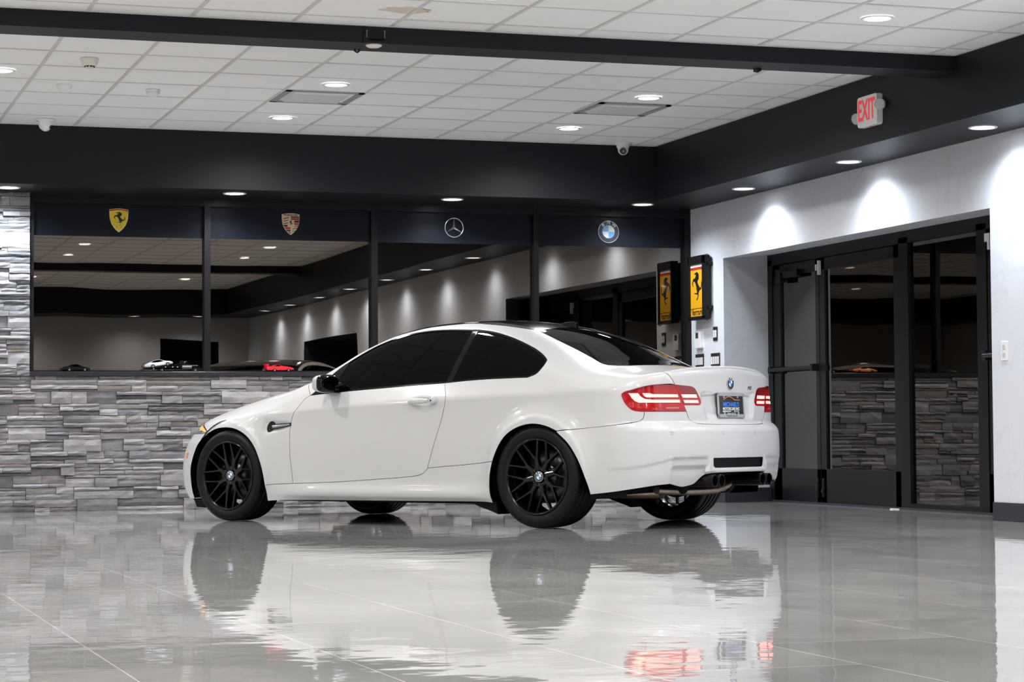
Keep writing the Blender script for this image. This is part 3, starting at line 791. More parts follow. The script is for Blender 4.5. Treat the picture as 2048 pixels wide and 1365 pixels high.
def panel_mesh(name, data, material, parent, side=1, both=False):
    P, T_, N_, loops, thick = data
    V, Fc, NN = [], [], []
    for sgn in ((1, -1) if both else (side,)):
        k = sum(len(v) for v in V)
        mir = np.array([1, sgn, 1.])
        p, n = P * mir, N_ * mir
        V.append(p); NN.append(n)
        t = T_ + k
        # orient outward
        a = np.cross(p[T_[:, 1]] - p[T_[:, 0]], p[T_[:, 2]] - p[T_[:, 0]]); fl = (a * n[T_[:, 0]]).sum(1) < 0
        t = np.where(fl[:, None], t[:, ::-1], t)
        Fc += [tuple(x) for x in t]
        if thick > 0:
            for lp in loops:
                q = p[lp]; nn = n[lp]; m = len(lp); b0 = sum(len(v) for v in V)
                e = np.roll(q, -1, 0) - np.roll(q, 1, 0); out_ = np.cross(e, nn); out_ /= np.linalg.norm(out_, axis=1)[:, None] + 1e-9
                V.append(q); NN.append(out_ * .9 + nn * .3); V.append(q - nn * thick); NN.append(out_)
                Fc += [(b0 + i, b0 + (i + 1) % m, b0 + m + (i + 1) % m, b0 + m + i) for i in range(m)]
    V = np.concatenate(V); NN = np.concatenate(NN); NN /= np.linalg.norm(NN, axis=1)[:, None] + 1e-9
    me = bpy.data.meshes.new(name); me.from_pydata(V.tolist(), [], Fc); me.materials.append(material)
    me.polygons.foreach_set('use_smooth', [True] * len(me.polygons)); me.update()
    me.normals_split_custom_set_from_vertices(NN.tolist())
    o = bpy.data.objects.new(name, me); COL.objects.link(o); o.parent = parent
    return o
def both_sides(name, data, material, parent=None):
    parent = parent or car
    return panel_mesh(name, data, material, parent, 1), panel_mesh(name, data, material, parent, -1)
def mirrored(P): return [(x, -y, z) for x, y, z in P][::-1]
rev = lambda P: list(P)[::-1]

# ---------------- outlines
belt = [CV['dlo'][i] for i in range(0, 6)]
dlo = CV['dlo'][:-1] + [(-.786, .806, .924)]
A0 = (-.747, .824, .890)
door_f = [A0, (-.703, .835, .866)] + CV['door'][1:7] + [(-.622, .873, .274)]
door_b = [(-.622, .873, .274)] + CV['door'][8:14]
door_r = CV['door'][13:20]
door_top = [(-1.955, .819, .954), (-1.50, .822, .932), (-1.008, .824, .908), A0]
door = panel_data(MX, outline(MX, [door_f, door_b[:4], CV['door'][11:14], door_r, door_top]), h=.02)
both_sides('door', door, white_paint)
# front fender: door seam, base of the A-pillar, bonnet seam, headlight edge, arch, sill
arch_f = [p for p in CV['farch']]
archF = [(x * 1., y, z) for x, y, z in arch_f]
fen_top = [A0, (-.700, .795, .945), (-.66, .755, .985)]
bon_edge = [(-.66, .755, .985), (-.45, .715, .955), (-.20, .685, .905), (.05, .655, .855), (.30, .61, .79), (.46, .575, .745)]
hl_top = [(.46, .575, .745), (.44, .66, .715), (.37, .735, .685), (.255, .831, .644)]
fen_arch = [(.262, .84, .617)] + arch_f[6:14] + [(-.378, .875, .265)]
fen_bot = [(-.378, .886, .263), (-.50, .88, .268), (-.622, .873, .274)]
fender = panel_data(MX, outline(MX, [rev(door_f), fen_top, bon_edge, hl_top, fen_arch, fen_bot]), h=.018)
both_sides('front_fender', fender, white_paint)
# headlight: amber-edged unit wrapping the corner
hl = [hl_top[::-1], [(.46, .575, .745), (.62, .42, .72), (.70, .33, .69)], [(.70, .33, .69), (.74, .38, .62), (.68, .55, .60), (.52, .72, .625), (.30, .825, .628), (.255, .831, .644)]]
hld = panel_data(MF, outline(MF, hl), h=.03, off=-.001)
for o in both_sides('headlight', hld, mat('headlight_lens', (.22, .22, .23), .1, coat=1.)): pass
amb = panel_data(MF, outline(MF, [[(.275, .828, .648), (.36, .765, .676), (.47, .665, .70)], [(.47, .665, .70), (.485, .66, .675), (.37, .77, .652), (.285, .826, .638), (.275, .828, .648)]]), h=.02, off=.0015, thick=.003)
both_sides('indicator_strip', amb, mat('lit_amber', (.9, .4, .1), .2, emit=(1, .36, .10), emit_s=.16))
# bonnet and front bumper
hood_l = rev([(-.66, .755, .985), (-.45, .715, .955), (-.20, .685, .905), (.05, .655, .855), (.30, .61, .79), (.46, .575, .745)])
hood = [rev(hood_l), [(.46, .575, .745), (.62, .42, .72), (.70, .28, .69), (.725, .0, .675), (.70, -.28, .69), (.62, -.42, .72), (.46, -.575, .745)], mirrored(rev(hood_l)), [(-.66, -.755, .985), (-.60, -.40, 1.03), (-.58, 0, 1.04), (-.60, .40, 1.03), (-.66, .755, .985)]]
MH = Map('x', (0, 0, -.6), 1.4, T0=2.2)
hoodd = panel_data(MH, outline(MH, hood), h=.03)
panel_mesh('bonnet', hoodd, white_paint, car)
fb_top = [(.262, .84, .617), (.255, .831, .644)], [(.255, .831, .644), (.30, .825, .628), (.52, .72, .625), (.68, .55, .60), (.74, .38, .62)], [(.74, .38, .62), (.70, .30, .685), (.725, 0, .67), (.70, -.30, .685), (.74, -.38, .62)]
farc = [(.262, .84, .617), (.349, .835, .55), (.409, .826, .452), (.446, .812, .366), (.447, .806, .291), (.435, .783, .155)]
fbt = [rev(farc), list(fb_top[0]), fb_top[1], fb_top[2], mirrored(rev(fb_top[1]))[::-1][::-1]]
fb_poly = [rev(farc), list(fb_top[0]), fb_top[1], fb_top[2],
           [(.74, -.38, .62), (.68, -.55, .60), (.52, -.72, .625), (.30, -.825, .628), (.255, -.831, .644)],
           [(.255, -.831, .644), (.262, -.84, .617)], [(x, -y, z) for x, y, z in farc],
           [(.435, -.783, .155), (.60, -.62, .15), (.76, -.3, .15), (.78, 0, .15), (.76, .3, .15), (.60, .62, .15), (.435, .783, .155)]]
fbd = panel_data(MF, outline(MF, fb_poly), h=.028)
panel_mesh('front_bumper', fbd, white_paint, car)
def mf_poly(P, h=.02):
    Q = [(.80, y, z) for y, z in P]
    return panel_data(MF, outline(MF, [[Q[i], Q[(i + 1) % len(Q)]] for i in range(len(Q))]), h=h, off=.002, thick=.004)
both_sides('kidney_grille', mf_poly([(.035, .535), (.055, .650), (.175, .645), (.215, .600), (.185, .525), (.06, .520)]), black_gloss)
panel_mesh('lower_intake', mf_poly([(-.36, .235), (.36, .235), (.42, .370), (.30, .395), (-.30, .395), (-.42, .370)]), void, car)
both_sides('side_intake', mf_poly([(.47, .245), (.66, .255), (.64, .375), (.50, .370)]), void)
mk = panel_data(MF, outline(MF, [[(.500, .79, .492), (.545, .755, .487), (.542, .758, .455), (.512, .785, .446), (.500, .79, .492)]]), h=.02, off=.002, thick=.004)
both_sides('side_marker', mk, lens_orange)
# quarter, roof rail and A-pillar: one pressing round the side windows
rail = [(-1.9, .477, 1.368), (-2.063, .50, 1.352), (-2.21, .504, 1.336), (-2.352, .505, 1.315), (-2.478, .466, 1.294)]
ap_top = [(-.66, .755, .985), (-.80, .700, 1.075), (-1.00, .640, 1.195), (-1.18, .590, 1.280), (-1.30, .555, 1.322), (-1.50, .520, 1.352), (-1.72, .497, 1.368), (-1.9, .485, 1.367), (-2.063, .50, 1.352), (-2.21, .504, 1.336), (-2.352, .500, 1.315), (-2.478, .466, 1.294)]
gl_left = [(-2.478, .466, 1.294), (-2.687, .506, 1.217), (-2.841, .513, 1.151), (-2.969, .524, 1.093), (-3.033, .538, 1.065), (-3.075, .530, 1.055)]
deck_side = [(-3.075, .530, 1.055), (-3.25, .605, 1.030), (-3.45, .622, 1.008), (-3.578, .612, .990)] ; deck_side2 = [(-3.578, .612, .990)] + CV['deck'][1:3] + [(-3.613, .56, .914)]
t_top = rev(CV['tail_out']); t_left = rev(CV['tail_bot'])
bump_seam = [(-3.515, .764, .746)] + rev(CV['bumpseam'])[1:]
arch_r = CV['rarch']
q_arch = rev([p for p in arch_r if p[2] > .44 and p[0] < -2.4])
q_arch = [p for p in arch_r[3:]]
i_top = [i for i, p in enumerate(arch_r) if p[0] < -2.93][0]
q_arch = [(-2.937, .906, .627)] + rev(arch_r[3:i_top])
q_sill = [(-2.418, .905, .433), (-2.209, .879, .413), (-1.85, .88, .387)]
q_door = CV['door'][13:20]
quarter_outer = outline(MX, [ap_top, gl_left, deck_side, deck_side2, t_top[0:1] + t_top[1:], rev(CV['tail_bot'])[0:7] + [(-3.515, .764, .746)], bump_seam, q_arch, q_sill, q_door[0:],
                             [(-1.955, .819, .954)] + CV['dlo'][3:6], [CV['dlo'][i] for i in range(5, 13)], [CV['dlo'][i] for i in range(12, 26)] + [(-.786, .806, .924), A0], [A0, (-.700, .795, .945), (-.66, .755, .985)]])
quart = panel_data(MX, quarter_outer, h=.0175)
both_sides('quarter_panel', quart, white_paint)
# side glazing: gloss frame with two panes
dl = outline(MX, [[CV['dlo'][i] for i in range(0, 6)], [CV['dlo'][i] for i in range(5, 13)], [CV['dlo'][i] for i in range(12, 26)] + [(-.786, .806, .924), (-.747, .824, .890)]])
dl_in = inset(dl, .013)
bpx = MX.to(np.array(CV['bpillar']))
f_edge, r_edge = bpx[:4], bpx[4:]        # top -> bottom and bottom -> top
def side_of(A, line_top, line_bot, keep_front):
    """clip polygon by a straight line in the chart"""
    p, q_ = np.array(line_top), np.array(line_bot); d = q_ - p; out = []
    sd = lambda a: ((a - p)[0] * d[1] - (a - p)[1] * d[0]) * (1 if keep_front else -1)
    n = len(A)
    for i in range(n):
        a, b_ = A[i], A[(i + 1) % n]; sa, sb = sd(a), sd(b_)
        if sa < 0: out.append(a)
        if (sa < 0) != (sb < 0): out.append(a + (b_ - a) * sa / (sa - sb))
    return np.array(out)
front_pane = side_of(dl_in, f_edge[0] + (.004, 0), f_edge[3] + (.004, 0), True)
rear_pane = side_of(dl_in, r_edge[3] - (.004, 0), r_edge[0] - (.004, 0), False)
if front_pane[:, 0].mean() < rear_pane[:, 0].mean(): front_pane, rear_pane = rear_pane, front_pane
# mirror sail: front lower corner stays black
front_pane = side_of(front_pane, MX.to(np.array((-.99, .70, 1.10))), MX.to(np.array((-.93, .82, .90))), False)
if len(front_pane) < 8: front_pane = side_of(dl_in, f_edge[0] + (.004, 0), f_edge[3] + (.004, 0), True)
fr = panel_data(MX, dl, [front_pane, rear_pane], h=.03, off=-.0005)
for side, o in zip((1, -1), both_sides('window_trim', fr, black_gloss)): pass
fp = panel_data(MX, front_pane, h=.03, off=-.004, thick=0, gap=-.002); rp = panel_data(MX, rear_pane, h=.03, off=-.004, thick=0, gap=-.002)
both_sides('door_window', fp, glass_car); both_sides('quarter_window', rp, glass_car)
# roof, windscreen, rear window
MR = Map('x', (0, 0, -1.0), 2.2, T0=2.8)
roof_l = ap_top[4:]
roof = [roof_l, [(-2.478, .466, 1.294), (-2.469, .377, 1.309), (-2.46, .184, 1.325), (-2.452, 0, 1.334), (-2.46, -.184, 1.325), (-2.469, -.377, 1.309), (-2.478, -.466, 1.294)], mirrored(roof_l),
        [(-1.30, -.555, 1.322), (-1.245, -.3, 1.36), (-1.23, 0, 1.37), (-1.245, .3, 1.36), (-1.30, .555, 1.322)]]
panel_mesh('roof', panel_data(MR, outline(MR, roof), h=.03), roof_carbon, car)
ws_l = ap_top[:5]
ws = [ws_l, rev([(-1.30, -.555, 1.322), (-1.245, -.3, 1.36), (-1.23, 0, 1.37), (-1.245, .3, 1.36), (-1.30, .555, 1.322)]), mirrored(ws_l), [(-.66, -.755, .985), (-.60, -.40, 1.03), (-.58, 0, 1.04), (-.60, .40, 1.03), (-.66, .755, .985)]]
panel_mesh('windscreen', panel_data(MR, outline(MR, ws), h=.03, off=-.003), glass_car, car)
rw_b = [(-3.075, .530, 1.055), (-3.13, .42, 1.06), (-3.165, .22, 1.062), (-3.175, 0, 1.063), (-3.165, -.22, 1.062), (-3.13, -.42, 1.06), (-3.075, -.530, 1.055)]
rw = [gl_left, rw_b, mirrored(gl_left), [(-2.478, -.466, 1.294), (-2.469, -.377, 1.309), (-2.46, -.184, 1.325), (-2.452, 0, 1.334), (-2.46, .184, 1.325), (-2.469, .377, 1.309), (-2.478, .466, 1.294)]]
panel_mesh('rear_window', panel_data(MR, outline(MR, rw), h=.025, off=-.0025), glass_car, car)
# boot lid
lid_l = deck_side + deck_side2[1:]
lid_low = [(-3.613, .560, .914)] + CV['tail_split'][1:]
lid_b = [CV['tail_split'][-1], (-3.650, .464, .707), (-3.665, .435, .683), (-3.684, .400, .668)]
lid_bb = [(-3.684, .400, .668), (-3.697, .30, .664), (-3.706, 0, .662), (-3.697, -.30, .664), (-3.684, -.400, .668)]
lid_poly = [lid_l[:4], deck_side2, lid_low, lid_b, lid_bb, mirrored(rev(lid_b))[::-1][::-1]]
lid_poly = [deck_side, deck_side2, lid_low, lid_b, lid_bb, mirrored(lid_b), mirrored(lid_low), mirrored(deck_side2), mirrored(deck_side), rev(rw_b)]
tin = CV['tail_in']
tin_hole = outline(MY, [tin[:10], [tin[9], (-3.641, .478, .787)], [(-3.641, .478, .787)] + rev(CV['tail_split'])[2:]])
lid_o = outline(MY, lid_poly)
# inner lamp notch is open to the lid edge: cut it out of the outline instead of a hole
lid_low2 = tin[:10] + [(-3.641, .497, .786)]
lid_low3 = [(-3.637, .497, .786), CV['tail_split'][-1]]
lid_poly = [deck_side, deck_side2, tin[:4], tin[3:9], tin[8:10] + [(-3.641, .494, .787)], lid_low3, lid_b, lid_bb, mirrored(lid_b), mirrored(lid_low3), mirrored(tin[8:10] + [(-3.641, .494, .787)]), mirrored(tin[3:9]), mirrored(tin[:4]), mirrored(deck_side2), mirrored(deck_side), rev(rw_b)]
lidd = panel_data(MY, outline(MY, lid_poly), h=.015)
lid = panel_mesh('boot_lid', lidd, white_paint, car)
# lip spoiler along the trailing edge
def at_rear(y, z, off=0.):
    """point on the shell at given y, z seen from behind"""
    P0 = np.array([[-4.4, y, z]]); t, ok = march(P0, np.array([[1., 0, 0]]), 0, 1.6, 90)
    p = P0[0] + np.array([t[0], 0, 0]); n = grad(p[None])[0]
    return p + n * off, n
def at_top(x, y, off=0.):
    P0 = np.array([[x, y, 1.8]]); t, ok = march(P0, np.array([[0, 0, -1.]]), 0, 1.5, 90)
    p = P0[0] - np.array([0, 0, t[0]]); n = grad(p[None])[0]
    return p + n * off, n
def at_side(x, z, off=0.):
    P0 = np.array([[x, 1.4, z]]); t, ok = march(P0, np.array([[0, -1., 0]]), 0, 1.3, 90)
    p = P0[0] - np.array([0, t[0], 0]); n = grad(p[None])[0]
    return p + n * off, n
sb = MB(); ring = []
ys = np.linspace(-.555, .555, 41)
for y in ys:
    e = min(1, (.58 - abs(y)) / .10); e = max(.05, e)
    xe = -3.655 + .075 * (abs(y) / .56) ** 2.4
    pf, _ = at_top(xe + .10, y, -.001)
    top = (xe - .006, y, at_top(xe + .04, y)[0][2] + .010 * e)
    tip = (xe - .018, y, top[2] - .007)
    zb = top[2] - .028
    pr, nr = at_rear(y, zb, -.001)
    mid = (xe + .05, y, at_top(xe + .05, y)[0][2] + .003 * e)
    ring.append([tuple(pf), mid, top, tip, (tip[0] + .010, y, tip[2] - .012), tuple(pr)])
vs = [p for r in ring for p in r]; m = 6
sb.add(vs, [(i * m + k, i * m + k + 1, (i + 1) * m + k + 1, (i + 1) * m + k) for i in range(len(ring) - 1) for k in range(m - 1)], True)
sp_ = sb.build('lip_spoiler', white_paint, lid)
# tail lamps
MZ2 = Map('z', (-3.05, 0, 0), .7)
outer = outline(MZ2, [rev(CV['tail_out'])[::-1], CV['tail_split'], CV['tail_bot']])
to = panel_data(MZ2, outer, h=.015, off=.003, thick=.016, gap=.0012)
inner = outline(MZ2, [tin[:4], tin[3:9], tin[8:10] + [(-3.641, .494, .787)], [(-3.637, .497, .789)] + rev(CV['tail_split'])[2:]])
ti = panel_data(MZ2, inner, h=.015, off=.003, thick=.016, gap=.0012)
for sd in (1, -1):
    L1 = panel_mesh('tail_lamp', to, red_lens, car, sd)
    L2 = panel_mesh('tail_lamp', ti, red_lens, lid, sd)
    for key, par in (('bar_u', L1), ('bar_l', L1), ('bar_i1', L2), ('bar_i2', L2)):
        if par is L2: par = lid
        P_ = CV[key]; d_ = panel_data(MZ2, outline(MZ2, [P_ + [P_[0]]] if 0 else [[P_[i], P_[(i + 1) % len(P_)]] for i in range(len(P_))], .01), h=.01, off=.0045, thick=.003, gap=.0005)
        o = panel_mesh('light_bar', d_, red_glow, par, sd)
    P_ = CV['rev']; d_ = panel_data(MZ2, outline(MZ2, [[P_[i], P_[(i + 1) % 4]] for i in range(4)], .01), h=.01, off=.0042, thick=.002, gap=.0005)
    panel_mesh('reverse_light', d_, lens_clear, L1, sd)
    # dark upper band of the lens
    band = [(-3.410, .828, .866), (-3.459, .799, .883), (-3.508, .756, .899), (-3.552, .701, .910), (-3.585, .639, .914), (-3.612, .560, .911), (-3.617, .548, .894), (-3.585, .64, .900), (-3.53, .73, .893), (-3.46, .80, .872), (-3.412, .827, .860)]
    d_ = panel_data(MZ2, outline(MZ2, [band + [band[0]]]), h=.012, off=.0042, thick=.002, gap=.0005)
    panel_mesh('lens_band', d_, red_lens_dark, L1, sd)
    band = [(-3.616, .546, .911), (-3.633, .477, .906), (-3.644, .413, .901), (-3.648, .384, .890), (-3.655, .355, .853), (-3.63, .50, .862)]
    d_ = panel_data(MZ2, outline(MZ2, [[band[i], band[(i + 1) % 6]] for i in range(6)]), h=.012, off=.0042, thick=.002, gap=.0005)
    panel_mesh('lens_band', d_, red_lens_dark, lid, sd)
# rear bumper
rb_seam = [(-2.937, .906, .627)] + CV['bumpseam'][1:6] + [(-3.515, .764, .746)]
rb_lamp = [(-3.515, .764, .746), (-3.583, .672, .746), (-3.647, .480, .746)]
bb = CV['bumpbot']
rb_arch = [(-3.173, .873, .223)] + rev(arch_r[i_top:-1]) + [(-2.937, .906, .627)]
rb_bot_l = [(-3.173, .873, .223), (-3.334, .853, .24), (-3.495, .806, .264), (-3.576, .738, .279), (-3.636, .655, .288)]
rb_bot_m = [(-3.636, .655, .288), (-3.66, .56, .268), (-3.673, .518, .270), (-3.691, .448, .284), (-3.705, .405, .315), (-3.72, .365, .345)]
rb_bot_c = [(-3.72, .365, .345), (-3.735, .28, .352), (-3.738, 0, .354), (-3.735, -.28, .352), (-3.72, -.365, .345)]
rb_poly = [rb_seam, rb_lamp, lid_b, lid_bb, mirrored(lid_b), mirrored(rb_lamp), mirrored(rb_seam), mirrored(rb_arch), mirrored(rb_bot_l), mirrored(rb_bot_m), rev(rb_bot_c), rev(rb_bot_m), rev(rb_bot_l), rb_arch]
gz0, gz1, gy = .386, .447, .298
gh = [[(-3.73, gy + .004, gz1), (-3.74, 0, gz1), (-3.73, -gy - .004, gz1)], [(-3.73, -gy - .004, gz1), (-3.73, -gy, gz0 + .01), (-3.73, -gy + .015, gz0)], [(-3.73, -gy + .015, gz0), (-3.74, 0, gz0), (-3.73, gy - .015, gz0)], [(-3.73, gy - .015, gz0), (-3.73, gy, gz0 + .01), (-3.73, gy + .004, gz1)]]
rbd = panel_data(MZ, outline(MZ, rb_poly), [outline(MZ, gh, .01)], h=.0145, thick=.02)
rb = panel_mesh('rear_bumper', rbd, white_paint, car)
# honeycomb grille: dark mesh behind the opening
g = MB(); gx = -3.722
for r_ in range(7):
    for c_ in range(46):
        cy = -.31 + c_ * .0138 + (r_ % 2) * .0069; cz = .383 + r_ * .0112
        if abs(cy) > .305: continue
        hx = [(.0072 * math.cos(PI / 6 + k * PI / 3), .0072 * math.sin(PI / 6 + k * PI / 3)) for k in range(6)]
        hi_ = [(u * .72, v * .72) for u, v in hx]
        vs = [(gx, cy + u, cz + v) for u, v in hx] + [(gx, cy + u, cz + v) for u, v in hi_] + [(gx + .012, cy + u, cz + v) for u, v in hi_]
        g.add(vs, [(k, (k + 1) % 6, 6 + (k + 1) % 6, 6 + k) for k in range(6)] + [(6 + k, 6 + (k + 1) % 6, 12 + (k + 1) % 6, 12 + k) for k in range(6)])
g.build('grille', mat('grille_black', (.012, .012, .013), .35), rb)
g = MB(); g.box((gx + .013, -.31, .37), (gx + .02, .31, .46)); g.build('grille_backing', void, rb)
# fins either side of the grille
for sd in (1, -1):
    f = MB()
    base = []
    for z, w_, o_ in ((.52, .004, .0), (.49, .008, .004), (.455, .012, .014), (.42, .014, .018), (.385, .016, .018), (.360, .018, .010)):
        yc = .305 + (.455 - z) * .10 if z > .455 else .322 + (.455 - z) * .25
        p0, n0 = at_rear(yc, z, 0)
        xb = -3.728
        base.append(((xb + .01, sd * (yc - w_), z), (xb - o_, sd * yc, z), (xb + .015, sd * (yc + w_ * 1.6), z)))
    vs = [p for r in base for p in r]
    f.add(vs, [(i * 3 + k, i * 3 + k + 1, i * 3 + 4 + k, i * 3 + 3 + k) for i in range(5) for k in range(2)], True)
    f.build('bumper_fin', white_paint, rb)
# parking sensors
for y_ in (.657, .20, -.20, -.657):
    p, n = at_rear(y_, .607, .0006)
    z_ = Vector(n); u_ = z_.cross(Vector((0, 0, 1))).normalized(); v_ = u_.cross(z_)
    f = MB(); a = [(.0115 * math.cos(k * PI / 8), .0115 * math.sin(k * PI / 8)) for k in range(16)]
    rr = [(.0100 * math.cos(k * PI / 8), .0100 * math.sin(k * PI / 8)) for k in range(16)]
    P1 = [Vector(p) + u_ * q1 + v_ * q2 for q1, q2 in a]; P2 = [Vector(p) + u_ * q1 + v_ * q2 for q1, q2 in rr]
    f.add(P1 + P2, [(k, (k + 1) % 16, 16 + (k + 1) % 16, 16 + k) for k in range(16)])
    f.build('parking_sensor', dark_metal, rb, normals_fix=False)
# rear side reflector in the bumper corner is painted over; sill skirts
sill = [[(-.378, .886, .263), (-.50, .88, .268), (-.622, .873, .274)], [(-.622, .873, .274)] + CV['door'][8:11], CV['door'][10:14], [(-1.85, .88, .387), (-2.209, .879, .413), (-2.418, .905, .433)],
        rev(CV['rarch'][0:4]), [(-2.39, .88, .158), (-1.8, .885, .152), (-1.2, .885, .148), (-.376, .867, .148)], [(-.376, .867, .149), (-.376, .881, .227), (-.378, .886, .263)]]
both_sides('side_skirt', panel_data(MX, outline(MX, sill), h=.018, thick=.02), white_paint)
# ---------------- dark inner shell so gaps and windows read black
hb = MB()
def shell_grid(M, aa, bb_, off, cut=None):
    A = np.stack(np.meshgrid(aa, bb_, indexing='ij'), -1).reshape(-1, 2)
    P = M.hit(A, off); na, nb = len(aa), len(bb_)
    for sgn in (1, -1):
        k = len(hb.v); hb.v += [tuple(p * (1, sgn, 1)) for p in P]
        for i in range(na - 1):
            for j in range(nb - 1):
                q_ = (i * nb + j, (i + 1) * nb + j, (i + 1) * nb + j + 1, i * nb + j + 1)
                if cut and any(cut(P[v]) for v in q_): continue
                hb.f.append([k + v for v in q_]); hb.sm.append(True); hb.mi.append(0)
def cut_arch(p):
    return (p[2] < .17) or any(math.hypot(p[0] - cx, p[2] - .335) < .385 and abs(p[1]) > .55 for cx in (0, RW))
shell_grid(MX, np.arange(-3.40, .42, .05), np.arange(-.30, .85 * PI / 2 + .01, .045), -.03, cut_arch)
shell_grid(MZ, np.arange(0, .8 * 1.5, .05), np.arange(.37, 1.0, .04), -.035, lambda p: p[0] > -3.2)
shell_grid(MF, np.arange(0, .8 * 1.3, .05), np.arange(.18, .70, .04), -.035, lambda p: p[0] < .40)
hb.build('inner_shell', under_black, car, normals_fix=False)
ub = MB()
ub.box((-2.33, -.80, .150), (-.42, .80, .20)); ub.box((-.45, -.52, .19), (.55, .52, .24)); ub.box((-3.12, -.52, .24), (-2.3, .52, .40)); ub.box((-3.60, -.66, .33), (-3.1, .66, .50))
for cx in (0., RW):
    for sd in (1, -1):
        ub.lathe([(.395, sd * .50), (.395, sd * .845)], 40, (cx, 0, .335), 'y', a0=-.35, a1=PI + .35)
        ub.lathe([(.01, sd * .50), (.395, sd * .50)], 40, (cx, 0, .335), 'y', a0=-.35, a1=PI + .35)
ub.build('underbody', under_black, car)
for sd in (1, -1):      # liner flaps ahead of the wheels
    f = MB(); f.prism([(.43, .155), (.30, .14), (.315, .09), (.395, .095), (.41, .13)], (0, sd * .10, 0), (0, sd * .70, 0), (1, 0, 0), (0, 0, 1)); f.build('wheel_liner', under_black, car)
    f = MB(); f.prism([(-2.39, .17), (-2.41, .085), (-2.37, .10), (-2.25, .135), (-2.2, .155)], (0, sd * .14, 0), (0, sd * .70, 0), (1, 0, 0), (0, 0, 1)); f.build('wheel_liner', under_black, car)
# ---------------- exhaust
for sd in (1, -1):
    for yy in (.252, .335):
        t = MB()
        t.lathe([(.040, -3.765), (.040, -3.50), (.030, -3.42)], 28, (0, sd * yy, .302), 'x')
        t.lathe([(.040, -3.765), (.0355, -3.768), (.0345, -3.762), (.034, -3.55), (.001, -3.55)], 28, (0, sd * yy, .302), 'x')
        t.build('exhaust_tip', exh_black, car)
t = MB()
t.tube([(-3.40, .30, .24), (-3.36, .34, .235), (-3.30, .30, .23), (-3.36, .05, .235), (-3.42, -.12, .235), (-3.47, -.24, .25), (-3.50, -.29, .30)], .030, 14)
t.tube([(-3.10, .42, .225), (-3.25, .40, .225), (-3.33, .28, .225)], .042, 14)
t.tube([(-3.44, .52, .245), (-3.46, .36, .235), (-3.46, .20, .228), (-3.48, .02, .228), (-3.50, -.10, .235), (-3.52, -.20, .265), (-3.52, -.26, .30)], .026, 14)
t.tube([(-3.05, .62, .21), (-3.20, .60, .215)], .010, 8)
t.build('exhaust_pipe', steel, car)
t = MB()
for yy in (.28, -.28):
    t.lathe([(.001, -3.50), (.075, -3.49), (.085, -3.40), (.085, -3.25), (.075, -3.18), (.001, -3.17)], 24, (0, yy, .29), 'x')
t.tube([(-3.12, .66, .24), (-3.35, .40, .26), (-3.40, -.4, .26)], .035, 10); t.build('silencer', under_black, car)
